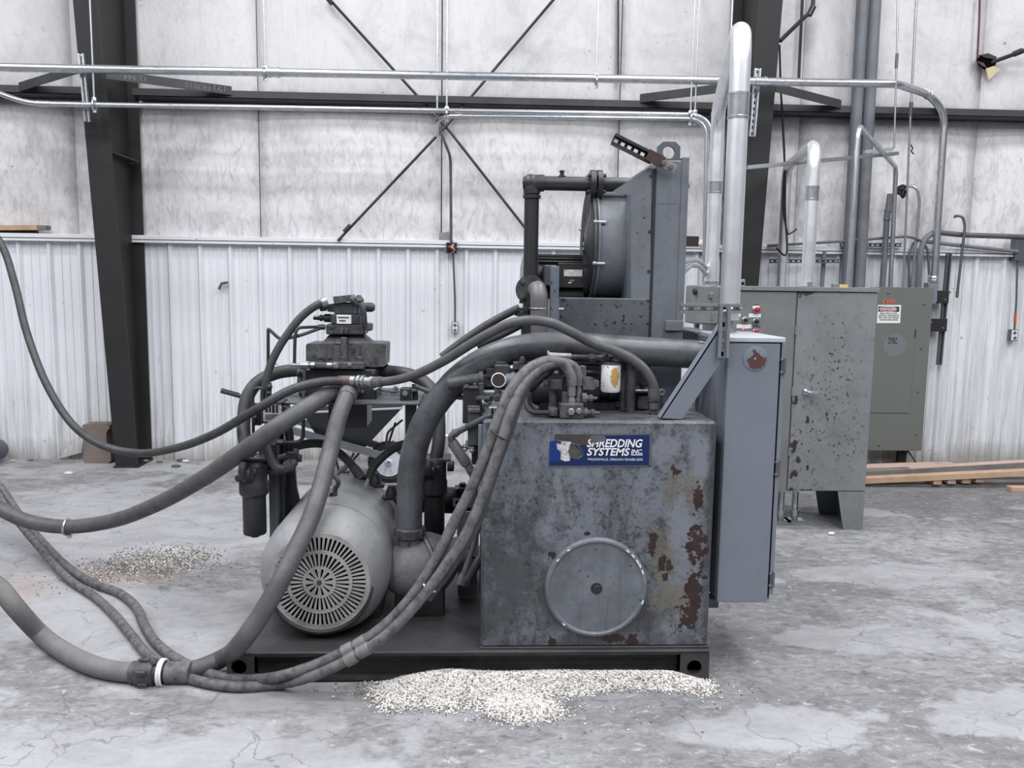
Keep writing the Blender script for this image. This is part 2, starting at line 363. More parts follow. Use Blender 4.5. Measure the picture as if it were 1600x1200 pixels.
M_panel = worn('olive_grey_enamel', C(106, 110, 107), C(92, 96, 93), .3, 2, .42)
M_hose = worn('dusty_rubber_hose', C(86, 86, 89), C(58, 58, 60), .7, 11, .5, spec=.4)
M_hosed = worn('dark_rubber_hose', C(66, 67, 69), C(42, 42, 44), .7, 11, .5, spec=.4)
M_hosel = worn('pale_weathered_hose', C(106, 105, 107), C(54, 53, 55), 1.0, 26, .55, spec=.3)
M_fit = worn('zinc_fitting', C(150, 152, 154), C(92, 92, 92), .7, 30, .35, .6)
M_motor = worn('motor_grey_paint', C(140, 141, 144), C(92, 92, 94), .7, 3, .42)
M_grille = worn('dusty_grille_paint', C(158, 156, 155), C(96, 94, 92), .7, 9, .5)
M_void = plain('dark_interior', C(8, 8, 9), .95, 0, .05)
M_chrome = plain('chrome', C(220, 222, 226), .15, 1.0)
M_white = worn('white_painted_can', C(232, 232, 235), C(170, 168, 166), .4, 8, .35, chip=C(70, 68, 66), chipamt=-.02, chipscale=30)
M_paper = plain('white_label', C(228, 228, 230), .5)
M_ink = plain('black_ink', C(28, 26, 28), .6)
M_wood = worn('pale_pine', C(192, 162, 136), C(140, 110, 88), .5, 5, .65, streak=False)
M_woodg = worn('weathered_grey_board', C(126, 122, 120), C(84, 80, 78), .7, 6, .7)
M_woodp = worn('pinkish_board', C(196, 170, 158), C(150, 128, 116), .6, 5, .65)
M_block = worn('tan_concrete_block', C(122, 112, 104), C(96, 88, 82), .5, 9, .85, bmp=.3)
M_tyre = plain('black_tyre_rubber', C(44, 43, 43), .75)
M_red = plain('red_plastic', C(176, 24, 40), .35)
M_green = plain('dark_green_plastic', C(28, 50, 36), .35)
M_chalk = plain('chalk_marks', C(112, 112, 112), .9)
M_rustc = worn('red_oxide_primer', C(88, 58, 54), C(66, 46, 44), .6, 14, .6)
M_rope = plain('black_cable_sheath', C(34, 34, 35), .6)
M_gran = plain('white_plastic_chips', C(224, 221, 218), .7)
M_grand = worn('white_plastic_heap', C(184, 180, 176), C(116, 113, 110), .8, 60, .8)

# ---------------------------------------------------------------- floor
fl = MB(); NX, NY = 40, 28
for j in range(NY+1):
    for i in range(NX+1):
        x, y = -9+18*i/NX, -3+11.36*j/NY; fl.v.append(Vector((x, y, 0)))
fl.f = [(j*(NX+1)+i, j*(NX+1)+i+1, (j+1)*(NX+1)+i+1, (j+1)*(NX+1)+i) for j in range(NY) for i in range(NX)]
build('floor', fl, M_floor, kind='structure', org=(0, 0, 0))

# ---------------------------------------------------------------- back wall: insulation blankets above, ribbed sheet below
YI, YS = 8.36, 8.25                     # face of the insulation, flat of the ribbed sheet
ZTOP = at(500, 379, YS).z
ZG = at(640, 160, 8.12).z               # underside of the girt
wall = thing('wall_back', 'white insulated metal wall behind the machine', None, (0, YI, 0), kind='structure'); del wall['label']
ZUP = 5.3
def pillow(x0, x1, z0, z1, sag, seed):
    m = MB(); nx, nz = 14, 18
    for j in range(nz+1):
        for i in range(nx+1):
            u, t = i/nx, j/nz
            b = sag*(max(0, math.sin(PI*u))**.6)*(max(0, math.sin(PI*t))**.55)
            b += .012*mnoise.noise(Vector((x0+u*3.1, t*4.0, seed)))*math.sin(PI*u)
            m.v.append(Vector((x0+.006+(x1-x0-.012)*u, YI-.004-b, z0+(z1-z0)*t)))
    m.f = [(j*(nx+1)+i, j*(nx+1)+i+1, (j+1)*(nx+1)+i+1, (j+1)*(nx+1)+i) for j in range(nz) for i in range(nx)]
    # a turned-back edge all round gives the blanket its thickness
    ring = [i for i in range(nx+1)]+[j*(nx+1)+nx for j in range(1, nz+1)]+[nz*(nx+1)+i for i in range(nx-1, -1, -1)]+[j*(nx+1) for j in range(nz-1, 0, -1)]
    o = len(m.v); m.v += [Vector((m.v[k].x, YI+.03, m.v[k].z)) for k in ring]
    n = len(ring); m.f += [(ring[k], o+k, o+(k+1) % n, ring[(k+1) % n]) for k in range(n)]
    return m
seams = [at(p, 250, YI).x for p in (118, 405, 690, 966, 1247, 1523)]
dx = seams[1]-seams[0]; xs = [seams[0]-k*dx for k in (3, 2, 1)]+seams+[seams[-1]+k*dx for k in (1, 2, 3)]
for k, (a, b) in enumerate(zip(xs, xs[1:])):
    build('insulation_blanket', pillow(a, b, ZTOP-.15, ZG-.0, .075, k), M_insul, wall, angle=3)
    build('insulation_blanket', pillow(a, b, ZG+.04, ZUP, .07, k+40), M_insul, wall, angle=3)
bk = MB(); bk.box(-9, 9, YI+.02, YI+.14, 0, ZUP); build('wall_backing', bk, M_seam, wall, flat=True)
# ribbed sheets, three ribs each
MOD = .2845; XR = at(219, 420, YS-.03).x
def ribbed(x0, n):
    prof = []
    for k in range(n):
        b = x0+k*MOD
        prof += [(b-.034, 0), (b-.012, -.034), (b+.012, -.034), (b+.034, 0)]
        for q in (.092, .170): prof += [(b+q-.008, 0), (b+q-.005, -.009), (b+q+.015, -.009), (b+q+.018, 0)]
    prof += [(x0+n*MOD-.034, 0)]
    m = MB(); N = len(prof); zz = [0.0, .05, .12, ZTOP*.5, ZTOP]
    rnd = [random.uniform(-.010, .006) for _ in prof]
    for zi, z in enumerate(zz):
        for i, (x, d) in enumerate(prof):
            m.v.append(Vector((x, YS+d+(rnd[i] if zi == 0 else rnd[i]*.4 if zi == 1 else 0), z)))
    m.f = [(j*N+i, j*N+i+1, (j+1)*N+i+1, (j+1)*N+i) for j in range(len(zz)-1) for i in range(N-1)]
    o = len(m.v); m.v += [Vector((v.x, YS+.012, v.z)) for v in m.v[(len(zz)-1)*N:]]
    m.f += [((len(zz)-1)*N+i, (len(zz)-1)*N+i+1, o+i+1, o+i) for i in range(N-1)]
    return m
k0 = -21
while XR+k0*MOD < 8.6:
    build('ribbed_sheet', ribbed(XR+k0*MOD, 3), M_wains, wall, angle=.3); k0 += 3
# torn corner of the sheet, left of the block
tc = MB(); p = [at(a, b, YS-.05) for a, b in ((93, 716), (128, 707), (131, 683), (118, 690), (104, 700))]
tc.prism([(q.x, q.z) for q in p], YS-.06, YS-.05); build('bent_flap', tc, M_wains, wall, flat=True)
# cap trims on top of the sheets
tz = ZTOP; XL0 = at(150, 372, 8.15).x; XR0 = at(200, 374, 8.15).x; XE = at(1591, 392, 8.15).x
for nm, a, b in (('trim_1', -9, XL0), ('trim_2', XR0, XE)):
    t = MB(); t.box(a, b, YS-.075, YS+.10, tz-.012, tz+.038, .004); t.box(a, b, YS-.075, YS-.068, tz-.03, tz)
    build(nm, t, M_wains, kind='structure', angle=.3)
e = MB(); e.box(at(203, 500, 8.17).x-.035, at(203, 500, 8.17).x, YS-.05, YS, 0, tz); build('trim_3', e, M_wains, kind='structure')
e = MB(); e.pbox(1588, 368, 1640, 408, 8.14, .1); build('trim_4', e, M_galvd, kind='structure')

# ---------------------------------------------------------------- steel frame
def column(name, label, pxl, pyf, side):
    xc = (at(pxl[0], 300, pyf).x+at(pxl[1], 300, pyf).x)/2; hw = .105
    t = thing(name, label, 'column', (xc, 7.95, 0))
    yb = 8.2
    yf = lambda z: 7.87-z*.108
    m = MB(); m.add([(xc+sx*hw, yf(z)+d, z) for z in (0, 5.3) for sx in (-1, 1) for d in (0, .014)], [(0, 1, 3, 2), (4, 6, 7, 5), (0, 2, 6, 4), (1, 5, 7, 3), (0, 4, 5, 1), (2, 3, 7, 6)])
    build('front_flange', m, M_steel, t, flat=True)
    m = MB(); m.add([(xc+sx*.005, y, z) for z in (0, 5.3) for sx in (-1, 1) for y in (yf(z)+.012, yb)], [(0, 1, 3, 2), (4, 6, 7, 5), (0, 2, 6, 4), (1, 5, 7, 3), (0, 4, 5, 1), (2, 3, 7, 6)])
    build('web', m, M_steel, t, flat=True)
    m = MB(); m.box(xc-hw, xc+hw, yb, yb+.016, 0, 5.3); build('rear_flange', m, M_steel, t, flat=True)
    m = MB(); m.box(xc-.115, xc+.115, 7.84, 8.22, .0, .014); build('base_plate', m, M_steel, t, flat=True)
    m = MB(); m.box(xc-.006 if side < 0 else xc+.006-.10, xc+.10 if side < 0 else xc+.006, yf(2.9)+.014, yb-.03, 2.86, 2.872)
    build('stiffener', m, M_steel, t, flat=True)
    return xc, yf
xcl, yfl = column('steel_column', 'dark tapered steel column at the left, beside the concrete block', (143, 178), 7.60, -1)
xcr, yfr = column('steel_column', 'dark tapered steel column at the right, behind the tall silver pipe', (1161, 1197), 7.60, 1)

def girt(x0, x1, label):
    m = MB(); z = ZG
    m.box(x0, x1, 8.12, 8.34, z, z+.006); m.box(x0, x1, 8.12, 8.128, z, z+.068); m.box(x0, x1, 8.128, 8.145, z+.062, z+.068); m.box(x0, x1, 8.33, 8.338, z, z+.09)
    o = build('wall_girt', m, M_girt, flat=True); tag(o, label, 'beam', 'wall girts'); return o
girt(-9, xcl-.02, 'short dark wall girt at far left, ending at the left column')
girt(xcl+.085, xcr-.02, 'long dark horizontal wall girt between the two steel columns')
girt(xcr+.02, 9, 'dark horizontal wall girt right of the right steel column')
# bolts along the girts' lower edge are small slots
def angle_bar(name, p, q, label, cat, wd=.075, group='diagonal flange braces'):
    m = MB(); p, q = Vector(p), Vector(q); m.obox(p, q, wd, .008); d = (q-p).normalized(); s = d.cross(Vector((0, 0, 1))).normalized()
    if s.y < 0: s = -s
    up = s.cross(d).normalized(); up = up if up.z > 0 else -up
    m.obox(p+s*wd/2+up*wd/2, q+s*wd/2+up*wd/2, .008, wd)
    o = build(name, m, M_girt, flat=True); return tag(o, label, cat, group)
angle_bar('flange_brace', at(128, 106, 7.50), at(30, 136, 8.12), 'short grey angle brace from left column up its left side', 'brace')
fb = angle_bar('flange_brace', at(158, 115, 7.50), at(362, 142, 8.12), 'grey angle brace with upside-down chalk marks right of left column', 'brace')
text('chalk_marks', '12 944', (184, 111, 215, 121), 7.50+.09, M_chalk, fb, flip=True) if False else None
angle_bar('flange_brace', at(1137, 137, 7.56), at(1000, 154, 8.12), 'grey angle brace left of the tall silver pipe elbow', 'brace')
angle_bar('flange_brace', at(1212, 137, 7.56), at(1314, 163, 8.12), 'grey angle brace right of right column, below the upper conduit', 'brace')
# chalk writing follows the slope of the brace
def chalk(s, p0, p1, h, parent):
    a, b = Vector(p0), Vector(p1); cu = bpy.data.curves.new('chalk', 'FONT'); cu.body = s; cu.size = 1; cu.resolution_u = 2
    ob = bpy.data.objects.new('chalk', cu); COL.objects.link(ob); dg = bpy.context.evaluated_depsgraph_get()
    me = bpy.data.meshes.new_from_object(ob.evaluated_get(dg)); bpy.data.objects.remove(ob)
    vs = [v.co.copy() for v in me.vertices]; fs = [tuple(q.vertices) for q in me.polygons]; bpy.data.meshes.remove(me)
    x0, x1 = min(v.x for v in vs), max(v.x for v in vs); y1 = max(v.y for v in vs); d = b-a; m = MB()
    n_ = d.cross(Vector((0, 0, 1))).normalized(); n_ = n_ if n_.y < 0 else -n_
    m.add([a+d*(1-(v.x-x0)/(x1-x0))+Vector((0, 0, h*(.5-v.y/y1)))+n_*.006 for v in vs], fs)
    build('chalk_marks', m, M_chalk, parent, flat=True)
pa, pb = at(158, 115, 7.50), at(362, 142, 8.12); L_ = pb-pa
chalk('12 944', pa+L_*.16, pa+L_*.32, .045, fb); chalk('FR7010', pa+L_*.62, pa+L_*.82, .05, fb); chalk('(9)', pa+L_*.85, pa+L_*.95, .05, fb)

def brace_rod(pts, label, ends=()):
    t = thing('brace_rod', label, 'brace', pts[0], 'crossed wall brace rods')
    m = MB(); m.tube(pts, .0135, 8); build('rod', m, M_black, t)
    for a, b in ends:
        m = MB(); m.cyl(a, b, .024, 10); build('turnbuckle', m, M_black, t)
YB = 8.19
brace_rod([at(505, -12, YB), at(705, 208, YB), at(822, 358, YB)], 'black crossed brace rod falling from upper left to lower right', [(at(508, -8, YB), at(519, 6, YB))])
brace_rod([at(878, -16, YB-.03), at(698, 196, YB-.03), at(528, 376, YB-.03)], 'black crossed brace rod rising from lower left to upper right', [(at(538, 363, YB-.03), at(548, 352, YB-.03))])
rr = thing('brace_rod', 'black brace rod hooked into the right column at the top', 'brace', at(1271, -10, 8.1), 'crossed wall brace rods')
m = MB(); m.tube(fillet([at(1271, -14, 8.1), at(1270, 16, 8.1), at(1258, 26, 8.1), at(1219, 64, 8.0)], .05), .02, 8); build('rod', m, M_black, rr)
m = MB(); m.cyl(at(1271, 10, 8.1), at(1264, 24, 8.1), .028, 10); build('turnbuckle', m, M_black, rr)
rr = thing('brace_rod', 'black brace rod ending in the torn insulation at upper right', 'brace', at(1545, 99, 8.28), 'crossed wall brace rods')
m = MB(); m.tube([at(1540, 101, 8.30), at(1660, 57, 8.0)], .02, 8); build('rod', m, M_black, rr)
m = MB(); m.cyl(at(1583, 85, 8.2), at(1598, 79, 8.16), .028, 10); build('turnbuckle', m, M_black, rr)
# the torn hole around that rod's end
hol = MB(); hp = [(1527, 92), (1533, 86), (1545, 84), (1556, 88), (1558, 97), (1552, 106), (1541, 109), (1530, 101)]
hol.pprism(hp, 8.262, .02); build('torn_hole', hol, M_void, wall, flat=True)
for pts, mt in (([(1526, 95), (1537, 98), (1542, 106), (1535, 103)], M_rustc), ([(1541, 107), (1553, 103), (1564, 108), (1556, 115), (1545, 125), (1543, 115)], plain('yellow_fibreglass', C(206, 190, 158), .9)), ([(1530, 86), (1544, 83), (1558, 89), (1556, 93), (1540, 90)], M_black)):
    hm = MB(); hm.pprism(pts, 8.25, .02); build('torn_scrap', hm, mt, wall, flat=True)
sl = MB(); sl.tube([at(1531, -5, 8.28), at(1530, 35, 8.27), at(1527, 92, 8.27)], .009, 6); build('open_seam', sl, M_rustc, wall)
sl = MB(); sl.tube([at(966, -5, 8.30), at(966, 128, 8.30)], .010, 6); build('open_seam', sl, M_seam, wall)
sl = MB(); sl.tube([at(1254, -5, 8.30), at(1248, 125, 8.30)], .014, 6); build('open_seam', sl, M_seam, wall)
# ---------------------------------------------------------------- conduits, rods and channels
def P3(pts): return [at(*p) if not isinstance(p, Vector) else p for p in pts]
def sleeve(t, c, d, r, ln, mat, name='coupling'):
    d = Vector(d).normalized(); c = Vector(c); m = MB()
    m.lathe([(-ln/2, r*1.06), (-ln/2, r*1.22), (-ln*.3, r*1.22), (-ln*.28, r*1.10), (ln*.28, r*1.10), (ln*.3, r*1.22), (ln/2, r*1.22), (ln/2, r*1.06)], c, d, 14)
    return build(name, m, mat, t)
def conduit(label, pts, r, mat=None, bend=.25, coup=(), group=None, name='conduit', cat='conduit', n=12, cmat=None, ln=.10):
    P = P3(pts); t = thing(name, label, cat, P[0], group); m = MB(); F = fillet(P, bend); m.tube(F, r, n); build('tube', m, mat or M_galv, t)
    for px, py in coup:
        q = min(range(len(F)-1), key=lambda i: (Vector(project((F[i]+F[i+1])/2))-Vector((px, py))).length)
        best = min(((F[q]*(1-k/20)+F[q+1]*k/20) for k in range(21)), key=lambda v: (Vector(project(v))-Vector((px, py))).length)
        sleeve(t, best, F[q+1]-F[q], r, ln, cmat or mat or M_galv)
    return t
def project(p):
    q = Vector(p)-Vector((0, 0, EYE)); w_ = q.dot(_f); return (800+FPX*q.dot(_R)/w_, 600-FPX*q.dot(_U)/w_)

conduit('long upper galvanised conduit crossing the wall above the girts to the breaker panel', [(-60, 104, 7.3), (1160, 127, 7.3), (1402, 131, 7.3), (1452, 148, 8.0), (1476, 176, 8.1), (1459, 446, 8.1)], .035, M_galv, .16, [(430, 112), (945, 123), (1228, 127), (1449, 146)], 'long galvanised conduits')
conduit('second galvanised conduit under the girt, turning down just left of the tall pipe', [(-40, 128, 7.3), (8, 150, 7.3), (48, 162, 7.3), (1112, 180, 7.3), (1108, 470, 7.3)], .0215, M_galv, .2, [(174, 164)], 'long galvanised conduits')
conduit('thin galvanised conduit running right from the brace crossing, just below the second conduit', [(683, 212, 7.6), (683, 181, 7.3), (1104, 186, 7.27), (1099, 470, 7.27)], .016, M_galv, .16, [(755, 181)], 'long galvanised conduits')
conduit('thin vertical conduit dropping from the brace crossing to the open junction box', [(681, 186, 7.35), (688, 205, 7.6), (704, 245, 8.1), (705, 379, 8.16)], .014, M_galvd, .1)
def rod(px0, py0, px1, py1, Y, label, r=.008, clamp=True):
    a, b = at(px0, py0, Y), at(px1, py1, Y); a.x = b.x; a.z = max(a.z, 4.6); t = thing('hanger_rod', label, 'rod', b, 'conduit hanger rods')
    m = MB(); m.cyl(b, a, r, 8); build('rod', m, M_galv, t)
    if clamp:
        m = MB(); m.torus(b-Vector((0, 0, .045)), (1, 0, 0), .042, .009, 16, 6); build('clamp', m, M_galv, t)
        m = MB(); m.hexb(b-Vector((0, 0, .01)), (0, 0, 1), .02, .03); m.hexb(b-Vector((0, 0, .105)), (0, 0, 1), .018, .02); build('nut', m, M_galv, t)
rod(141, 0, 147, 156, 7.3, 'silver hanger rod in front of the left column')
rod(412, 0, 414, 106, 7.3, 'silver hanger rod holding the upper conduit, first one right of the left column')
rod(683, 0, 683, 172, 7.3, 'left rod of the close pair above the brace crossing', clamp=False)
rod(697, 0, 698, 170, 7.29, 'right rod of the close pair above the brace crossing')
rod(935, 0, 932, 118, 7.3, 'silver hanger rod holding the upper conduit beside the dark wall seam', .0075)
rod(1090, 0, 1079, 176, 7.28, 'left rod of the pair just left of the tall silver pipe', .007)
rod(1095, 0, 1086, 175, 7.32, 'right rod of the pair just left of the tall silver pipe', .007)
rod(1146, 0, 1142, 60, 7.2, 'silver hanger rod close behind the tall pipe elbow', .008, False)
def long_rod(pts, label, r=.008):
    P = P3(pts); t = thing('drop_rod', label, 'rod', P[-1], 'long vertical rods at right'); m = MB(); m.tube(P, r, 8); build('rod', m, M_galv, t)
    m = MB(); m.cyl(P[1]+Vector((0, 0, .06)), P[1]-Vector((0, 0, .06)), r*1.7, 8); build('coupling', m, M_galvd, t)
long_rod([(1404, -40, 7.3), (1401, 95, 7.3), (1397, 232, 7.3)], 'thin vertical rod right of the two dark grey pipes, ending at the strut')
long_rod([(1434, -40, 8.0), (1423, 170, 8.05), (1411, 450, 8.1)], 'thin vertical rod ending on top of the breaker panel', .011)

def strut(label, p, q, up, wd=.041, mat=None, holes=0, name='strut_channel', group='slotted strut channels', nrm=(0, -1, 0)):
    """slotted channel: back with slots, two side flanges with lips"""
    p, q = Vector(p), Vector(q); d = (q-p).normalized(); n_ = Vector(nrm); n_ = (n_-d*n_.dot(d)).normalized(); s = d.cross(n_).normalized(); L = (q-p).length
    t = thing(name, label, 'strut', p, group); mat = mat or M_galv; m = MB()
    for k in (-1, 1):
        m.obox(p+s*k*wd/2+n_*.012, q+s*k*wd/2+n_*.012, .004, .03, s) if False else m.add(barv(p+s*k*wd/2, q+s*k*wd/2, s, .004, n_, .030), BARF)
        m.add(barv(p+s*k*(wd/2-.006)+n_*.014, q+s*k*(wd/2-.006)+n_*.014, s, .009, n_, .003), BARF)
    build('side_flange', m, mat, t, flat=True)
    m = MB(); N = holes or max(2, int(L/.05)); g = L/N; sw = wd*.32
    for k in (-1, 1): m.add(barv(p+s*k*(wd/2+sw/2)/2-n_*.013, q+s*k*(wd/2+sw/2)/2-n_*.013, s, wd/2-sw/2, n_, .003), BARF)
    for i in range(N+1):
        c = p+d*g*i; a = c-d*g*(.22 if i else 0); b = c+d*g*(.22 if i < N else 0); m.add(barv(a-n_*.013, b-n_*.013, s, sw, n_, .003), BARF)
    build('slotted_back', m, mat, t, flat=True); return t
def barv(p, q, s, ws, n_, wn): return [e+s*(a*ws/2)+n_*(c*wn/2) for e in (p, q) for a in (-1, 1) for c in (-1, 1)]
BARF = [(0, 1, 3, 2), (4, 6, 7, 5), (0, 4, 5, 1), (2, 3, 7, 6), (0, 2, 6, 4), (1, 5, 7, 3)]
strut('vertical strut channel on the face of the left column', at(127, 84, 7.36), at(137, 190, 7.36), None)
strut('vertical strut channel on the right column beside the tall pipe', at(1184, 107, 7.42), at(1175, 213, 7.42), None, .05)
strut('long sloping strut channel crossing behind the second silver elbow', at(1166, 262, 6.9), at(1401, 240, 7.35), None, .052, nrm=(0, 0, 1))
strut('short strut channel just above the end of the long sloping strut', at(1350, 238, 7.55), at(1394, 233, 7.55), None, .05, nrm=(0, 0, 1))
strut('horizontal strut behind the second silver pipe near the wall', at(1203, 408, 8.12), at(1311, 408, 8.12), None, .035, M_galvd)
strut('horizontal strut clamping the two dark grey pipes', at(1313, 383, 8.14), at(1408, 383, 8.14), None, .035, M_galvd)
strut('vertical dark strut right of the breaker panel', at(1483, 395, 8.16), at(1467, 570, 8.16), None, .045, M_galvd)

# open junction box and the outlet below it
jb = thing('junction_box', 'open junction box with coloured wires on the wainscot cap', 'electrical box', at(706, 395, 8.14))
m = MB(); x0, x1, z0, z1 = at(697, 387, 8.14).x, at(714, 387, 8.14).x, at(705, 396, 8.14).z, at(705, 379, 8.14).z
m.box(x0, x1, 8.18, 8.185, z0, z1); m.box(x0, x0+.006, 8.135, 8.185, z0, z1); m.box(x1-.006, x1, 8.135, 8.185, z0, z1); m.box(x0, x1, 8.135, 8.185, z0, z0+.006); m.box(x0, x1, 8.135, 8.185, z1-.006, z1)
build('box', m, M_galvd, jb, flat=True)
for cc, a in ((C(20, 20, 20), 0), (C(190, 40, 40), 1), (C(225, 200, 190), 2), (C(24, 24, 26), 3)):
    m = MB(); b = x0+.02+.022*a; m.tube(catmull([(b, 8.17, z0+.01), (b+.02, 8.14, z0+.04), (b-.01, 8.13, z0+.06), (b+.015, 8.15, z1-.012)], 5), .006, 6); build('wire', m, plain('wire_insulation', cc, .4), jb)
ly = MB(); ly.pprism([(686, 364), (702, 362), (704, 378), (686, 376)], 8.20, .004)
o = build('cover_plate', ly, M_galv, flat=True); tag(o, 'pale square cover plate leaning on the wall left of the junction box', 'plate')
def outlet(label, x0, y0, x1, y1, cpts, tint=None):
    t = thing('power_outlet', label, 'outlet', at((x0+x1)/2, y1, 8.2), 'wall outlets')
    m = MB(); m.pbox(x0, y0, x1, y1, 8.165, .06, .004); build('box', m, M_galvd, t)
    m = MB(); m.pbox(x0+1, y0+1, x1-1, y1-1, 8.160, .006, .002); build('face_plate', m, M_paper, t)
    h = (y1-y0)/2
    for k in (0, 1):
        m = MB(); c = at((x0+x1)/2, y0+h*(.55+.9*k), 8.158); m.lathe([(0, .018), (.004, .018)], c, (0, -1, 0), 14); r_ = build('receptacle', m, M_galv, t)
        m = MB()
        for sx in (-.007, .007): m.box(c.x+sx-.002, c.x+sx+.002, c.y-.006, c.y, c.z-.006, c.z+.007)
        build('slot', m, M_ink, r_, flat=True)
    m = MB(); m.tube(P3(cpts), .010, 8); build('conduit', m, tint or M_galvd, t)
outlet('small outlet box on the white wainscot below the junction box', 706, 503, 716, 521, [(708, 396, 8.17), (711, 470, 8.17), (711, 503, 8.17)])
outlet('outlet box at the far right end of the wainscot', 1580, 515, 1591, 533, [(1590, 396, 8.17), (1588, 470, 8.17), (1585, 515, 8.17)])
m = MB(); m.cyl(at(1586.5, 490, 8.165), at(1585.5, 506, 8.165), .013, 8); o = build('tape_wrap', m, plain('orange_tape', C(190, 80, 50), .5)); tag(o, 'orange tape wrapped on the conduit above the right outlet', 'tape')

# ---------------------------------------------------------------- the large pipes at the right
def big_pipe(label, pts, r, bend, sleeves, mat=None):
    P = P3(pts); t = thing('metal_pipe', label, 'pipe', P[0], 'silver elbowed pipes'); F = fillet(P, bend, 12); m = MB(); m.tube(F, r, 24); build('tube', m, mat or M_alum, t)
    for (a, b, Y) in sleeves:
        A, B = at(*a, Y), at(*b, Y); d = (B-A); L = d.length; m = MB(); m.lathe([(0, r), (0, r*1.09), (L*.06, r*1.09), (L*.08, r*1.05), (L*.92, r*1.05), (L*.94, r*1.09), (L, r*1.09), (L, r)], A, d, 24); build('sleeve', m, M_galv, t)
    return t
base = at(1139, 500, 3.98); top = Vector((base.x, 3.98, at(1160, 38, 3.98).z)); rear = Vector((at(1117, 300, 5.95).x, 5.95, at(1122, 172, 5.95).z))
TP = thing('metal_pipe', 'tall bright silver pipe rising from the front control box and elbowing back', 'pipe', base, 'silver elbowed pipes')
m = MB(); m.tube(fillet([base, top, rear, Vector((rear.x, 5.95, at(1113, 446, 5.95).z))], .17, 14), .0475, 28); build('tube', m, M_alum, TP)
for a, b, Y, xx in (((1158, 146), (1155, 186), 3.98, base.x), ((1119, 176), (1118, 182), 5.95, rear.x), ((1116, 284), (1115, 302), 5.95, rear.x)):
    A, B = at(*a, Y), at(*b, Y); A.x = B.x = xx; L = (B-A).length; r = .0475; m = MB(); m.lathe([(0, r), (0, r*1.08), (L*.08, r*1.08), (L*.1, r*1.04), (L*.9, r*1.04), (L*.92, r*1.08), (L, r*1.08), (L, r)], A, B-A, 24); build('sleeve', m, M_galv, TP)
b2 = at(1261, 447, 6.12); t2 = Vector((b2.x, 6.12, at(1270, 226, 6.12).z)); r2 = Vector((at(1228, 300, 8.0).x, 8.0, at(1236, 262, 8.0).z))
SP = thing('metal_pipe', 'shorter silver pipe with elbow standing on the large cabinet', 'pipe', b2, 'silver elbowed pipes')
m = MB(); m.tube(fillet([b2, t2, r2, Vector((r2.x, 8.0, at(1222, 470, 8.0).z))], .17, 12), .047, 24); build('tube', m, M_alum, SP)
A = at(1267, 291, 6.12); B = at(1265, 313, 6.12); A.x = B.x = b2.x; L = (B-A).length; r = .047; m = MB(); m.lathe([(0, r), (0, r*1.08), (L*.1, r*1.08), (L*.12, r*1.04), (L*.88, r*1.04), (L*.9, r*1.08), (L, r*1.08), (L, r)], A, B-A, 24); build('sleeve', m, M_galv, SP)
m = MB(); m.box(b2.x-.06, b2.x+.06, 6.06, 6.18, b2.z-.01, b2.z); m.box(b2.x-.02, b2.x+.015, 6.055, 6.075, b2.z, b2.z+.03); build('base_clamp', m, M_galv, SP)
b3 = at(1326, 450, 6.3); t3 = Vector((b3.x, 6.3, at(1344, 196, 6.3).z)); CP = thing('conduit', 'slim silver conduit in front of the dark pipes, bending back over the strut', 'conduit', b3)
m = MB(); m.tube(fillet([b3, t3, at(1400, 262, 7.9), at(1391, 452, 8.1)], .10, 8), .0215, 14); build('tube', m, M_galv, CP)
conduit('left of the two thick dark grey vertical pipes on the wall', [(1350, -40, 8.12), (1322, 470, 8.12)], .055, M_darkpipe, group='thick dark vertical pipes', name='vertical_pipe', cat='pipe', n=18)
conduit('right of the two thick dark grey vertical pipes on the wall', [(1370, -40, 8.12), (1341, 470, 8.12)], .055, M_darkpipe, group='thick dark vertical pipes', name='vertical_pipe', cat='pipe', n=18)
conduit('thin pale conduit squeezed between the two thick dark pipes', [(1360, -40, 8.16), (1333, 470, 8.16)], .012, M_alum)
conduit('grey capped conduit stub rising left of the breaker panel top', [(1391, 303, 8.05), (1386, 340, 8.05), (1378, 460, 8.12)], .028, M_darkpipe, .05, [(1387, 336)], cmat=M_darkpipe)
conduit('thin grey conduit bending over from the black knot of cables', [(1405, 292, 8.15), (1432, 290, 8.1), (1437, 312, 8.1), (1424, 455, 8.15)], .015, M_galv, .1)
conduit('curved grey hose looping from the wall conduit into the breaker panel', [(1462, 362, 8.15), (1444, 372, 8.1), (1437, 400, 8.1), (1434, 455, 8.15)], .028, M_darkpipe, .2)
conduit('thin grey conduit curving into the panel beside the curved hose', [(1445, 376, 8.18), (1428, 376, 8.16), (1419, 400, 8.15), (1421, 430, 8.15), (1420, 455, 8.15)], .012, M_galvd, .1)
conduit('upper horizontal grey conduit along the wall at far right', [(1466, 363, 8.15), (1500, 367, 8.15), (1680, 373, 8.15)], .026, M_galvd, .3)
conduit('lower horizontal grey conduit along the wall at far right', [(1440, 377, 8.14), (1540, 388, 8.14), (1590, 393, 8.14)], .018, M_darkpipe, .3)
conduit('hook-topped grey conduit hanging on the right wainscot', [(1492, 339, 8.2), (1493, 337, 8.12), (1504, 338, 8.1), (1508, 352, 8.1), (1495, 465, 8.12)], .013, M_galvd, .06, [(1495, 462)], ln=.05)
conduit('grey conduit running up the wall from the cabinet, left of the thick pipes', [(1199, 384, 8.15), (1300, 378, 8.12), (1420, 369, 8.1), (1440, 376, 8.1), (1450, 390, 8.1), (1452, 430, 8.1)], .013, M_galvd, .2)
conduit('thin dark vertical conduit stub left of the second silver pipe base', [(1288, 392, 8.18), (1284, 450, 8.18)], .02, M_darkpipe)
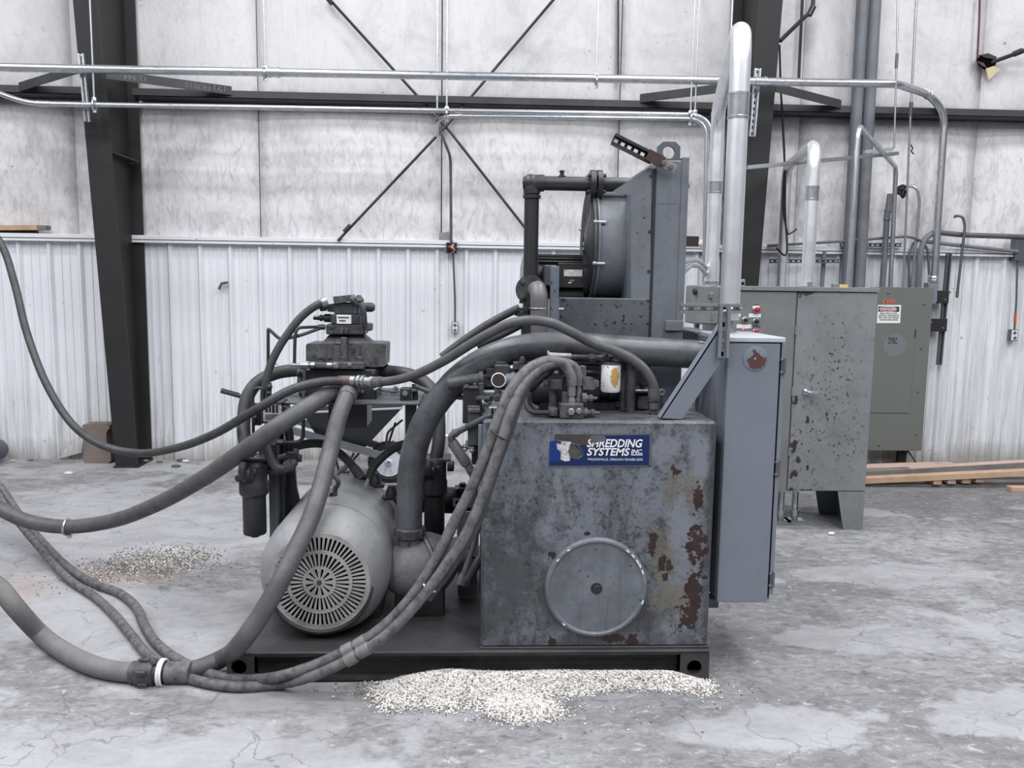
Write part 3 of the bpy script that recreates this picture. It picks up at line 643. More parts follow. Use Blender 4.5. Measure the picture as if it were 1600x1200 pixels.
conduit('double grey flexible conduit arching from the cooler to the wireway, outer loop', [(1040, 440, 4.55), (1066, 411, 4.9), (1078, 406, 5.4), (1092, 407, 5.8), (1104, 418, 5.95), (1111, 440, 5.95)], .016, M_galv, .12, group='arched flexible conduits')
conduit('double grey flexible conduit arching from the cooler to the wireway, inner loop', [(1040, 452, 4.55), (1068, 424, 4.9), (1080, 414, 5.4), (1093, 416, 5.8), (1103, 428, 5.95), (1107, 440, 5.95)], .016, M_galv, .12, group='arched flexible conduits')
def cable(label, pts, r=.006, mat=None, name='cable', cat='cable'):
    m = MB(); m.tube(catmull(P3(pts), 6), r, 6); o = build(name, m, mat or M_rope); tag(o, label, cat); return o
cable('black cable hanging down the right column to a hook', [(1218, 70, 7.9), (1220, 140, 7.95), (1226, 260, 7.9), (1227, 340, 7.85), (1229, 396, 7.8), (1226, 399, 7.8), (1213, 387, 7.8)], .009)
cable('black cable hanging beside the hooked cable, tied to a clip', [(1221, 150, 8.0), (1226, 250, 7.95), (1224, 330, 7.9), (1231, 365, 7.85), (1232, 366, 7.85), (1245, 358, 7.85)], .008)
m = MB()
for k in range(7):
    a = random.random()*6; c = at(1409+random.uniform(-3, 3), 298+random.uniform(-4, 6), 8.1); m.torus(c, (math.cos(a), 1, math.sin(a)), .035, .010, 12, 5)
o = build('cable_knot', m, M_rope); tag(o, 'black knot of bundled cable beside the thin conduits', 'cable')
cable('small scrap of wire hanging on the thin vertical rod', [(1423, 226, 8.0), (1426, 232, 8.0), (1424, 236, 8.0), (1428, 241, 8.0)], .006)

# ---------------------------------------------------------------- breaker panel with its signs
YP = 8.02
bp = thing('breaker_panel', 'tall olive grey breaker panel on the wall, carrying a danger sign', 'electrical panel', at(1410, 703, YP))
m = MB(); A = at(1352, 703, YP); B = at(1443, 703, YP); zt = at(1450, 450, YP).z; x1 = (B.x+at(1452, 451, YP).x)/2; x0 = at(1362, 600, YP).x
m.box(x0, x1, YP, 8.2, A.z, zt, .004); build('body', m, M_panel, bp)
m = MB(); m.box(x0-.01, x1+.006, YP-.012, YP, A.z-.004, zt+.003, .003); build('trim_cover', m, M_panel, bp)
d0 = at(1362, 645, YP-.02); d1 = at(1431, 513, YP-.02)
m = MB(); m.box(d0.x-.1, d1.x, YP-.018, YP-.012, d0.z, d1.z, .001); dr = build('door', m, M_panel, bp)
m = MB(); m.box(d1.x-.006, d1.x+.002, YP-.021, YP-.012, d1.z-.09, d1.z-.01); build('latch', m, M_ink, dr, flat=True)
m = MB(); c = at(1398, 540, YP-.02); m.lathe([(0, .002), (0, .115), (.0015, .115)], Vector((c.x, YP-.018, c.z)), (0, -1, 0), 20); build('label', m, worn('grey_label', C(112, 116, 120), C(104, 108, 110), .3, 8, .5), dr, label='round pale grey label')
for s_, rc in (('PANEL B', (1388, 527, 1402, 531)), ('277/480', (1389, 531.5, 1399, 534)), ('3Ø, 4 WIRE', (1387, 534.5, 1402, 537.5))): text('lettering', s_, rc, YP-.0205, M_ink, dr)
for px, py in ((1388, 458), (1444, 475), (1439, 544), (1434, 612), (1431, 679), (1373, 695)):
    m = MB(); c = at(px, py, YP-.012); m.lathe([(0, .012), (.005, .011), (.008, .006)], c, (0, -1, 0), 10); build('screw', m, M_galvd, bp)
m = MB(); m.pbox(1380, 468.5, 1398, 473.5, YP-.014, .003, 0); vl = build('voltage_label', m, plain('orange_label', C(226, 110, 84), .5), bp, label='small orange voltage label'); text('lettering', '480 VOLTS', (1381.5, 469.3, 1396.5, 472.6), YP-.0145, M_ink, vl)
ds = MB(); ds.prism([(at(a, b, YP-.016).x, at(a, b, YP-.016).z) for a, b in ((1372, 476.5), (1408, 476.5), (1406.5, 505), (1370, 505))], YP-.016, YP-.012)
dsg = build('danger_sign', ds, M_paper, bp, label='white danger sign', flat=True)
m = MB(); m.pbox(1372.5, 479, 1405, 487, YP-.017, .001, 0); build('header', m, M_ink, dsg, flat=True)
m = MB(); c = at(1388, 483, YP-.018); vs = [(c.x+.092*math.cos(2*PI*k/28), c.z+.023*math.sin(2*PI*k/28)) for k in range(28)]; m.prism(vs, YP-.0178, YP-.017); build('white_oval', m, M_paper, dsg, flat=True)
m = MB(); vs = [(c.x+.087*math.cos(2*PI*k/28), c.z+.0205*math.sin(2*PI*k/28)) for k in range(28)]; m.prism(vs, YP-.0184, YP-.0178); build('red_oval', m, plain('danger_red', C(150, 20, 45), .5), dsg, flat=True)
text('lettering', 'DANGER', (1375.5, 480.6, 1400.5, 485.4), YP-.0185, M_paper, dsg, bold=.02)
for k, s_ in enumerate(('AREA IN FRONT OF THIS', 'ELECTRICAL PANEL MUST BE', 'KEPT CLEAR FOR 36 INCHES.', 'OSHA-NEC REGULATIONS')):
    text('lettering', s_, ((1374.5, 1373, 1372.8, 1374)[k], 488.5+3.3*k, (1401.5, 1404.5, 1404, 1402.5)[k], 490.9+3.3*k), YP-.0165, M_ink, dsg, bold=.01)
for k, (a, b, c_, d_) in enumerate(((1450, 454, 1483, 474), (1447, 498, 1480, 518))):
    m = MB(); m.pbox(a, b, c_, d_, 8.12, .02, .002); mb_ = build('mounting_bracket', m, M_steel, bp)
    for q in ((.25, .3), (.8, .72)):
        m = MB(); cc = at(a+(c_-a)*q[0], b+(d_-b)*q[1], 8.12); m.hexb(cc, (0, -1, 0), .009, .008); build('bolt', m, M_fit, mb_)
lb = thing('pull_box', 'grey conduit pull box at the top right corner of the breaker panel', 'electrical box', at(1457, 475, 8.05))
m = MB(); m.prism([(at(a, b, 8.03).x, at(a, b, 8.03).z) for a, b in ((1451, 442), (1465, 442), (1464, 470), (1461, 475), (1450, 475))], 8.03, 8.12); build('body', m, M_box, lb)
m = MB(); c = at(1458, 441, 8.08); m.lathe([(0, .045), (.02, .05), (.03, .042), (.045, .048), (.06, .04)], c, (0, 0, 1), 16); build('hub', m, M_galv, lb)
# support leg and cord under the panel
m = MB(); m.pbox(1404, 700, 1416, 722, 8.1, .05, .002); o = build('panel_support', m, M_steel); tag(o, 'dark support post under the breaker panel', 'post')
cable('black cord slanting from under the breaker panel to the boards', [(1417, 703, 8.08), (1424, 712, 8.05), (1431, 722, 8.0)], .008)

# ---------------------------------------------------------------- large floor cabinet
YC = 5.86
def make_door_mat():
    m, nt, bs = newmat('chipped_cabinet_door'); v = coords(nt); n1 = noise(nt, v, 2.6, 8, .65); n2 = noise(nt, v, 24, 5, .7); n3 = noise(nt, coords(nt, (1, 1, .7)), 52, 4, .6)
    c = mix(nt, ramp(nt, n1, .42, .7, 0, .6), C(124, 128, 130), C(94, 97, 99)); c = mix(nt, ramp(nt, n2, .55, .7, 0, .5), c, C(84, 86, 88))
    W = lambda px, py, rx, rz: (tuple(at(px, py, YC)), (rx/222, 9, rz/222))
    area = blobs(nt, v, [W(1285, 640, 40, 160), W(1262, 690, 36, 100), W(1305, 600, 40, 120), W(1320, 690, 40, 60)], 1.2, 6, .4, .25)
    c = mix(nt, mth(nt, 'MULTIPLY', ramp(nt, n3, .60, .63), area), c, C(50, 46, 46))
    big = blobs(nt, v, [W(1243, 625, 8, 12), W(1241, 695, 8, 18), W(1246, 716, 6, 10), W(1240, 740, 7, 16), W(1236, 770, 14, 10), W(1255, 768, 24, 6), W(1262, 655, 5, 14), W(1262, 730, 4, 8), W(1258, 457, 26, 5), W(1250, 460, 6, 8)], 1.6, 26, .02, .4)
    c = mix(nt, big, c, C(50, 38, 38)); nt.links.new(c, bs.inputs['Base Color']); bs.inputs['Roughness'].default_value = .5; bump(nt, bs, n2, .08, .004); return m
cb = thing('electrical_cabinet', 'large chipped grey two-door cabinet on splayed legs, beside the breaker panel', 'cabinet', at(1260, 832, YC))
xa, xb = at(1120, 600, YC).x, (at(1371, 452, YC).x+at(1354, 770, YC).x)/2; zt, zb = at(1280, 452, YC).z, at(1280, 768, YC).z
xs_ = (at(1247, 455, YC).x+at(1229, 768, YC).x)/2; D = .45
m = MB(); m.box(xa, xb, YC+.02, YC+D, zb, zt-.008, .004); build('body', m, M_cab, cb)
m = MB(); m.box(xa, xb+.004, YC-.006, YC+D, zt-.012, zt+.004, .003); m.box(xa, xb+.004, YC-.010, YC-.002, zt-.016, zt+.016, .003); build('rain_lip', m, M_cab, cb)
m = MB(); m.box(xs_+.004, xb-.002, YC, YC+.022, zb+.004, zt-.02, .004); rd = build('door', m, make_door_mat(), cb, label='right door with chipped paint')
m = MB(); m.box(xa, xs_-.004, YC+.002, YC+.022, zb+.004, zt-.02, .004); ld = build('door', m, M_cabp, cb)
c = at(1258, 612, YC); m = MB(); m.lathe([(0, .020), (.012, .020), (.016, .012), (.04, .011)], c, (0, -1, 0), 14); m.tube(catmull([c+Vector((-.004, -.036, 0)), c+Vector((.02, -.042, .003)), c+Vector((.075, -.04, -.004)), c+Vector((.09, -.038, -.003))], 5), [.011]*5+[.009]*6+[.007]*5, 10); build('handle', m, M_chrome, rd, label='chrome handle')
for zz in (.2, .5, .8):
    m = MB(); q = zb+(zt-zb)*zz; m.cyl((xs_, YC-.002, q-.03), (xs_, YC-.002, q+.03), .006, 8); build('hinge', m, M_cab, rd)
# splayed legs
for a, b in ((xb-.215, xb), (xa, xa+.215)):
    m = MB(); q = -1 if a > xa+.1 else 1; z0 = 0
    if q < 0: poly = [(b-.205, zb), (b, zb), (b-.005, 0), (b-.145, 0)]
    else: poly = [(a, zb), (a+.205, zb), (a+.145, 0), (a+.005, 0)]
    m.prism(poly, YC+.004, YC+.012); build('leg', m, M_cab, cb, flat=True)
    m = MB(); e_ = (b-.012, b) if q < 0 else (a, a+.012); m.box(e_[0], e_[1], YC+.008, YC+D, 0, zb); build('leg', m, M_cab, cb, flat=True)
    m = MB(); poly2 = [(v, z) for v, z in poly]; m.prism([(v-(.30 if q < 0 else -.30)*0, z) for v, z in poly2], YC+D-.012, YC+D-.004); build('leg', m, M_cab, cb, flat=True)
# push buttons and labels on the left door
def button(px, py, mat, r=.020, ring=True):
    c = at(px, py, YC); m = MB(); m.lathe([(0, r*1.25), (.010, r*1.25), (.014, r*1.05)], c, (0, -1, 0), 18); g = build('push_button', m, M_galv, ld)
    m = MB(); m.lathe([(.010, r*.9), (.026, r*.85), (.03, r*.5)], c, (0, -1, 0), 16); build('cap', m, mat, g)
button(1182, 484, M_red, .022); button(1164, 500, M_green, .018); button(1181, 502, M_ink, .018); button(1163, 517, M_red, .017); button(1180, 518, M_red, .017)
for rc in ((1176, 478, 1186, 482), (1170, 490, 1189, 496), (1151, 507, 1174, 513), (1151, 488, 1157, 495)):
    m = MB(); m.pbox(*rc, YC-.001, .003, 0); build('label', m, M_paper, ld, flat=True)
text('lettering', 'STOP', (1177, 475, 1185, 477.5), YC-.002, M_ink, ld); text('lettering', 'POWER', (1177, 509, 1188, 511.5), YC-.002, M_ink, ld)
m = MB(); m.pbox(1302, 444, 1326, 452, YC+.10, .04, .002); yb_ = build('caution_tag', m, M_woodg); tag(yb_, 'small black and yellow box lying on the large cabinet', 'box')
m = MB(); m.pbox(1312, 445, 1325, 451, YC+.098, .003, .001); build('face', m, plain('yellow_tag', C(214, 190, 110), .5), yb_, label='yellow face')
c = at(1160, 443, YC+.1); m = MB(); m.box(c.x-.018, c.x+.018, YC+.09, YC+.11, c.z-.04, c.z+.028, .004); lg = build('lifting_lug', m, M_galv, cb); m = MB(); m.lathe([(0, .010), (.004, .008)], (c.x, YC+.09, c.z), (0, -1, 0), 10); build('hole', m, M_void, lg)
# pipe stubs to the floor under the cabinet
for px, y0, y1, r in ((1221, 768, 806, .026), (1243, 768, 812, .024)):
    m = MB(); a = at(px, y0, YC+.25); b = Vector((a.x, a.y, 0)); m.cyl(a, b, r, 12); o = build('floor_conduit', m, M_galv); tag(o, 'short floor conduit under the large cabinet, %s' % ('nearer the control box' if px < 1230 else 'nearer the cabinet leg'), 'conduit')
    m = MB(); m.cyl(Vector((a.x, a.y, .03)), Vector((a.x, a.y, .09)), r*1.35, 12); build('coupling', m, M_galv, o); m = MB(); m.box(a.x-.07, a.x+.07, a.y-.05, a.y+.05, 0, .012); build('foot_plate', m, M_galv, o)
m = MB(); c = onz(1299, 836); m.ball(c+Vector((0, 0, .012)), .02, 8, (1.3, .8, .6)); o = build('plastic_scrap', m, M_gran); tag(o, 'small cream scrap on the floor beside the cabinet leg', 'scrap')
# wireway box left of the cabinet
YW = 5.88
ww = thing('wireway_box', 'grey riveted wireway box left of the large cabinet, under the rear pipe', 'electrical box', at(1110, 505, YW))
m = MB(); m.pbox(1087, 446, 1130, 507, YW, .3, .01); build('body', m, M_cabp, ww)
m = MB(); c = at(1089, 456, YW); m.lathe([(0, .016), (.01, .022), (.025, .022), (.03, .014)], c, (-1, 0, 0), 14); build('knob', m, M_rope, ww)
m = MB(); m.pbox(1108, 458, 1114, 466, YW-.012, .014, .002); m.pbox(1112, 466, 1115, 500, YW-.006, .01, .001); build('latch', m, M_fit, ww)
m = MB(); c = at(1113, 446, 5.95); m.lathe([(0, .07), (.02, .07), (.024, .055), (.05, .055)], Vector((rear.x, 5.95, c.z-.02)), (0, 0, 1), 18); build('hub', m, M_galv, ww)
m = MB(); m.box(at(1090, 507, YW).x, at(1096, 507, YW).x, YW+.05, YW+.1, 0, at(1090, 505, YW).z); m.box(at(1124, 507, YW).x, at(1130, 507, YW).x, YW+.05, YW+.1, 0, at(1090, 505, YW).z); build('stand', m, M_galvd, ww)
# ---------------------------------------------------------------- skid
YF = 3.54
def make_tank_mat():
    m, nt, bs = newmat('chipped_tank_paint'); v = coords(nt)
    n1 = noise(nt, v, 2.2, 8, .68, .5); n2 = noise(nt, v, 26, 7, .72); n3 = noise(nt, coords(nt, (1, 1, .35)), 9, 9, .74, .6); n4 = noise(nt, v, 55, 6, .72)
    c = mix(nt, ramp(nt, n1, .40, .66, 0, .5), C(114, 119, 128), C(86, 89, 94))
    c = mix(nt, ramp(nt, n3, .49, .62, 0, .65), c, C(62, 63, 65))
    c = mix(nt, mth(nt, 'MULTIPLY', ramp(nt, n2, .50, .62, 0, .85), ramp(nt, n1, .38, .56)), c, C(50, 50, 51))
    c = mix(nt, mth(nt, 'MULTIPLY', ramp(nt, n4, .53, .62, 0, .85), ramp(nt, n3, .42, .54)), c, C(46, 46, 47))
    W = lambda px, py, rx, rz: (tuple(at(px, py, 3.56)), (rx/365, 1.0, rz/365))
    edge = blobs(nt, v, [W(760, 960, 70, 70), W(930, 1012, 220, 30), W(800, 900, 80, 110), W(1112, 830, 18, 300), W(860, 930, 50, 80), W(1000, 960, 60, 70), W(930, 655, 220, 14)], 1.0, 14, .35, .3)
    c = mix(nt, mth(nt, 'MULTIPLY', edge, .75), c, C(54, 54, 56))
    pale = blobs(nt, v, [W(1063, 825, 32, 70), W(1090, 715, 24, 70), W(1040, 700, 30, 30)], .9, 9, .15, .35); c = mix(nt, mth(nt, 'MULTIPLY', pale, .7), c, C(120, 125, 134))
    tan = blobs(nt, v, [W(1040, 885, 28, 75), W(1060, 935, 42, 52), W(1082, 765, 24, 55), W(1052, 760, 20, 40), W(1030, 940, 20, 30)], 1.6, 24, .16, .36)
    c = mix(nt, mth(nt, 'MULTIPLY', tan, .6), c, C(102, 96, 80))
    chips = noise(nt, v, 38, 4, .6, 1.2); spot = ramp(nt, chips, .665, .675); c = mix(nt, mth(nt, 'MULTIPLY', spot, ramp(nt, noise(nt, v, 3.2, 2), .42, .50)), c, C(34, 32, 32))
    rust = blobs(nt, v, [W(1088, 850, 22, 52), W(1084, 925, 26, 46), W(1076, 957, 24, 42), W(1020, 848, 10, 34), W(1091, 777, 12, 32), W(965, 998, 38, 11), W(985, 1000, 20, 14), W(1056, 738, 11, 9), W(1050, 730, 7, 12), W(1034, 878, 9, 18), W(1047, 882, 10, 12), W(862, 1003, 9, 11), W(866, 868, 15, 12), W(918, 834, 11, 5), W(1040, 905, 8, 12)], 1.35, 26, .015, .38)
    c = mix(nt, rust, c, mix(nt, ramp(nt, n2, .4, .6), C(60, 40, 38), C(44, 32, 32)))
    nt.links.new(c, bs.inputs['Base Color']); nt.links.new(ramp(nt, n1, .3, .7, .40, .58), bs.inputs['Roughness']); bs.inputs['Specular IOR Level'].default_value = .4
    bump(nt, bs, mth(nt, 'SUBTRACT', n2, rust), .2, .004); return m
M_tank = make_tank_mat()
M_skid = worn('scuffed_skid_steel', C(46, 46, 47), C(84, 82, 80), .7, 5, .6, bmp=.2)
M_deck = worn('oily_deck_plate', C(66, 66, 68), C(36, 36, 37), .8, 3, .45, bmp=.2)

zt_sk = at(750, 1017, YF).z; xl, xr = at(354, 1040, YF).x, at(1108, 1040, YF).x; YB_ = 5.05
sk = thing('machine_skid', 'low black steel skid carrying the tank and the big motor', 'skid', ((xl+xr)/2, YF, 0))
m = MB(); m.box(xl, xr, YF-.006, YB_, zt_sk-.012, zt_sk, .003); build('deck_plate', m, M_deck, sk)
m = MB(); xi0, xi1 = at(397, 1040, YF).x, at(1063, 1040, YF).x
m.box(xi0, xi1, YF+.06, YF+.068, .012, zt_sk-.012); m.box(xi0, xi1, YF+.0, YF+.07, .008, .018); m.box(xi0, xi1, YF, YF+.07, zt_sk-.022, zt_sk-.012); build('front_channel', m, M_skid, sk, flat=True)
m = MB(); m.box(xl, xr, YB_-.08, YB_-.07, .01, zt_sk-.012); build('rear_channel', m, M_black, sk, flat=True)
for a, b, cx_, side in ((xl, xi0, 373, 0), (xi1, xr, 1085, 1)):
    cz = at(cx_, 1043, YF).z; cxx = at(cx_, 1043, YF).x; hw, zl, zh = (b-a)/2, 0, zt_sk-.012; mx = (a+b)/2
    def outer(t, cxx=cxx, cz=cz, a=a, b=b):
        ct, st = math.cos(t), math.sin(t); k = 9
        if ct > 1e-6: k = min(k, (b-cxx)/ct)
        if ct < -1e-6: k = min(k, (a-cxx)/ct)
        if st > 1e-6: k = min(k, (zh-cz)/st)
        if st < -1e-6: k = min(k, (zl-cz)/st)
        return k
    m = MB(); m.holed((cxx, cz), outer, .034, YF, YF+.012, 64); p_ = build('corner_plate', m, M_deck, sk, flat=True)
    m = MB(); m.box(a, b, YF+.10, YF+.11, .0, zh); build('backing', m, M_void, sk, flat=True)
    m = MB(); ex = a if side == 0 else b-.01; m.box(ex, ex+.01, YF+.012, YB_-.02, 0 if side else 0, zh); build('end_channel', m, M_black, sk, flat=True)

# ---------------------------------------------------------------- oil tank with cover and name plate
YT = 3.56
tk = thing('oil_tank', 'grey chipped steel oil tank with round cover and blue name plate', 'tank', (at(930, 1014, YT).x, YT, zt_sk))
tx0, tx1, tz1 = at(753, 830, YT).x, at(1113.5, 830, YT).x, at(930, 657, YT).z; TD = 1.0
m = MB(); m.box(tx0, tx1, YT, YT+TD, zt_sk+.004, tz1, .012); build('shell', m, M_tank, tk)
m = MB(); m.box(tx0-.004, tx1+.004, YT-.006, YT+.02, zt_sk-.002, zt_sk+.010, .002); build('weld_strip', m, M_deck, tk)
c = at(931, 917, YT); R = 81/1300*YT*1.0
m = MB(); m.lathe([(0, R+.008), (.012, R+.006), (.020, R-.002), (.021, R-.010), (.014, R-.018), (.014, R*.75), (.020, R*.3), (.020, .0)], (c.x, YT, c.z), (0, -1, 0), 64); cv = build('inspection_cover', m, worn('cover_paint', C(112, 117, 125), C(58, 59, 62), .7, 5, .42, chip=C(40, 40, 41), chipamt=.02, chipscale=34, streak=True), tk, label='round dished inspection cover')
m = MB(); m.hexb((c.x, YT-.020, c.z), (0, -1, 0), .020, .012); m.lathe([(0, .026), (.003, .026)], (c.x, YT-.019, c.z), (0, -1, 0), 18); build('centre_bolt', m, M_black, cv)
for k in range(9):                                   # bare chipped spots on the cover rim
    a = [.35, .5, .6, .75, .9, 2.2, 2.5, 4.0, -.3][k]; q = Vector((c.x+math.cos(a)*(R-.004), YT-.0213, c.z+math.sin(a)*(R-.004))); m = MB(); w_ = random.uniform(.006, .012)
    m.prism([(q.x-w_*math.sin(a)-.003*math.cos(a), q.z+w_*math.cos(a)-.003*math.sin(a)), (q.x+w_*math.sin(a)-.004*math.cos(a), q.z-w_*math.cos(a)-.004*math.sin(a)), (q.x+w_*.7*math.sin(a)+.003*math.cos(a), q.z-w_*.7*math.cos(a)+.003*math.sin(a)), (q.x-w_*.8*math.sin(a)+.004*math.cos(a), q.z+w_*.8*math.cos(a)+.004*math.sin(a))], q.y-.0008, q.y); build('paint_chip', m, M_paper, cv, flat=True)
# name plate
M_blue = worn('blue_plate_enamel', C(15, 37, 86), C(10, 22, 52), .6, 8, .45)
YN = YT-.002
def poly(pts, Y, th, mat, name, par, label=None): m = MB(); m.pprism(pts, Y, th); return build(name, m, mat, par, label, flat=True)
npl = poly([(864, 678), (1018, 677), (1017, 729), (856, 731), (857, 700)], YN, .003, M_grey, 'name_plate', tk, 'blue name plate with peeling corner')
poly([(866, 678.5), (1018, 677.5), (1017, 678.9), (940, 679.4), (866, 679.8)], YN-.0005, .001, M_galvd, 'border', npl); poly([(857, 728), (1017, 727.3), (1017, 729), (857, 730)], YN-.0005, .001, M_galvd, 'border', npl); poly([(1015.5, 678), (1018, 678), (1017, 729), (1014.5, 729)], YN-.0005, .001, M_galvd, 'border', npl)
poly([(859, 690), (868, 688), (880, 692), (905, 696), (945, 692), (944, 680.5), (1015, 679.5), (1014, 727), (858, 728)], YN-.0006, .001, M_blue, 'blue_field', npl)
poly([(859, 690), (868, 688), (876, 694), (876, 712), (875, 721), (858, 722)], YN-.0010, .001, plain('brighter_blue', C(22, 50, 118), .4), 'blue_field', npl)
text('lettering', 'SHREDDING', (917, 686, 1004, 699), YN-.0008, M_paper, npl, shear=.22, bold=.025)
text('lettering', 'SYSTEMS', (917, 699.8, 984, 712), YN-.0008, M_paper, npl, shear=.22, bold=.025)
text('lettering', 'INC.', (986, 702, 1004, 709), YN-.0008, M_paper, npl, shear=.22, bold=.02)
poly([(986, 710), (1004, 710), (1004, 711.4), (986, 711.4)], YN-.0014, .0006, M_paper, 'underline', npl)
text('lettering', 'WILSONVILLE, OREGON 503/682-3633', (918, 716, 1004, 720), YN-.0008, M_paper, npl)
poly([(868, 679), (942, 679.5), (948, 686), (944, 690), (936, 693), (932, 698), (917, 696), (900, 693), (884, 688), (866, 686)], YN-.0022, .001, worn('bare_brown_plate', C(66, 60, 58), C(48, 44, 44), .6, 14, .6), 'bare_patch', npl)
poly([(922, 684), (926, 680), (943, 680), (948, 686), (944, 689.5), (936, 690), (929, 693), (924, 691)], YN-.0030, .0008, M_greyd, 'peeling_film', npl)
poly([(869, 694), (872, 692), (876, 695), (877, 690), (893, 690), (890, 698), (888, 706), (891, 714), (890, 720), (883, 721), (876, 718), (876, 706), (871, 702)], YN-.0022, .001, worn('flaked_white_emblem', C(206, 206, 208), C(52, 52, 54), .9, 60, .5), 'emblem', npl)
poly([(889, 694), (898, 697), (907, 704), (909, 712), (904, 718), (896, 717), (889, 714)], YN-.0021, .001, worn('scraped_patch', C(78, 80, 78), C(44, 44, 44), .8, 40, .6), 'scraped_patch', npl)
m = MB(); m.tube(catmull([at(903, 697, YN-.002), at(910, 705, YN-.002), at(910, 712, YN-.002), at(904, 716, YN-.002)], 5), .002, 6); build('emblem_rim', m, M_galvd, npl)

# ---------------------------------------------------------------- big electric motor
ax = at(510, 889, 3.82); R = 102/1300*3.82
mo = thing('electric_motor', 'big grey electric motor with round slotted end grille on the skid', 'motor', (ax.x, 4.1, zt_sk))
m = MB(); y0 = 3.655
m.lathe([(.0, .222), (.006, .232), (.03, .252), (.07, .278), (.12, .296), (.17, R), (.205, R+.002), (.205, R-.02)], (ax.x, y0, ax.z), (0, 1, 0), 64, False); build('end_bell', m, M_motor, mo)
m = MB(); m.lathe([(.200, R-.010), (.222, R-.010)], (ax.x, y0, ax.z), (0, 1, 0), 64); build('seam', m, M_void, mo)
m = MB(); m.lathe([(.216, R-.012), (.216, R+.001), (.80, R+.001), (.82, R-.01), (.86, R-.03), (.90, R*.6), (.96, R*.55)], (ax.x, y0, ax.z), (0, 1, 0), 64); build('frame', m, M_motor, mo)
for q in (-.18, .18): m = MB(); m.box(ax.x+q-.06, ax.x+q+.06, y0+.25, y0+.72, zt_sk, ax.z-R*.78, .004); build('mounting_foot', m, M_black, mo)
m = MB(); m.lathe([(0, .001), (.0, .215), (.01, .215)], (ax.x, y0+.03, ax.z), (0, 1, 0), 48); build('fan_void', m, M_void, mo)
g = MB(); cy = y0-.004
def annul(r0, r1, d=0): g.holed((ax.x, ax.z), lambda t: r1, r0, cy-d, cy-d+.010, 72)
def ybars(n, r0, r1, frac, d=0, ph=0):
    for k in range(n):
        t = 2*PI*k/n+ph; u = (math.cos(t), math.sin(t)); p_ = (-u[1], u[0]); w0, w1 = PI*r0/n*frac, PI*r1/n*frac
        q = [(ax.x+u[0]*r0-p_[0]*w0, ax.z+u[1]*r0-p_[1]*w0), (ax.x+u[0]*r1-p_[0]*w1, ax.z+u[1]*r1-p_[1]*w1), (ax.x+u[0]*r1+p_[0]*w1, ax.z+u[1]*r1+p_[1]*w1), (ax.x+u[0]*r0+p_[0]*w0, ax.z+u[1]*r0+p_[1]*w0)]
        g.prism(q, cy-d, cy-d+.009)
annul(.003, .024, .012); ybars(12, .024, .062, .62, .012); annul(.062, .074, .012); ybars(36, .074, .132, .50, .010); annul(.132, .147, .008); ybars(60, .147, .206, .48, .004); annul(.205, .226, 0)
gr = build('end_grille', g, M_grille, mo, flat=True, label='dusty radial slotted grille')
m = MB(); m.lathe([(0, .012), (.006, .010)], (ax.x, cy-.012, ax.z), (0, -1, 0), 16); build('centre_screw', m, M_rustc, gr)
m = MB(); m.tube(catmull([Vector((ax.x+math.cos(t)*.238, y0+.008, ax.z+math.sin(t)*.238)) for t in [PI*1.02+PI*.94*k/14 for k in range(15)]], 3), [.004+.013*math.sin(PI*k/42) for k in range(43)], 6); build('sooty_crescent', m, M_black, mo)  # black tube standing for the dark sooty crescent below the grille
e = at(521, 757, 4.03); m = MB(); m.torus(e+Vector((0, 0, .012)), (.6, 1, 0), .030, .012, 24, 8); m.cyl(e-Vector((0, 0, .06)), e-Vector((0, 0, .012)), .02, 10); build('lifting_eye', m, M_blackl, mo)
m = MB(); m.pbox(505, 762, 519, 771, 3.98, .06, .004); build('eye_pad', m, M_motor, mo)
for px, py, Y in ((586, 748, 4.40), (612, 767, 4.34)):
    m = MB(); q = at(px, py, Y); m.lathe([(0, .035), (.03, .03), (.05, .02), (.06, .02)], q-Vector((0, 0, .03)), (0, 0, 1), 12); m.box(q.x-.05, q.x+.05, Y-.03, Y+.03, q.z-.045, q.z-.025, .004); build('gland', m, M_black, mo)

# ---------------------------------------------------------------- main pump with collar and big suction pipe
pc = at(650, 886, 3.98)
pp = thing('hydraulic_pump', 'dusty cast pump housing between the big motor and the tank', 'pump', (pc.x, 3.98, zt_sk))
axd = Vector((1, .35, .25)).normalized()
m = MB(); m.lathe([(-.16, .06), (-.13, .10), (-.07, .132), (.02, .140), (.055, .138), (.06, .15), (.075, .152)], pc, axd, 32); M_pump = worn('grimy_pump_casting', C(104, 104, 106), C(54, 54, 55), .9, 6, .5, bmp=.3); build('housing', m, M_pump, pp)
m = MB(); m.lathe([(.079, .152), (.11, .146), (.15, .12), (.20, .08), (.26, .075), (.28, .05)], pc, axd, 32); build('rear_cover', m, M_pump, pp)
m = MB(); m.lathe([(.074, .147), (.08, .147)], pc, axd, 32); build('gasket', m, M_void, pp)
m = MB(); m.lathe([(0, .075), (.1, .065), (.16, .062)], (at(641, 870, 3.98)-Vector((0, 0, .06))), (0, 0, 1), 24); build('inlet_neck', m, M_pump, pp)
m = MB(); m.box(pc.x-.10, pc.x+.14, 3.93, 4.1, zt_sk, pc.z-.09, .004); build('pump_foot', m, M_black, pp)
cN = at(640.5, 848, 3.98); m = MB(); m.lathe([(0, .060), (.0, .066), (.016, .068), (.03, .064)], cN, (0, 0, 1), 6); m.lathe([(.03, .062), (.034, .072), (.075, .072), (.08, .066)], cN, (0, 0, 1), 24)
for k in range(10):
    t = 2*PI*k/10; q = cN+Vector((math.cos(t)*.070, math.sin(t)*.070, .036)); m.box(q.x-.008, q.x+.008, q.y-.008, q.y+.008, q.z, q.z+.038)
sp = thing('suction_pipe', 'thick dark suction pipe bending from the pump over the tank to the right', 'pipe', cN)
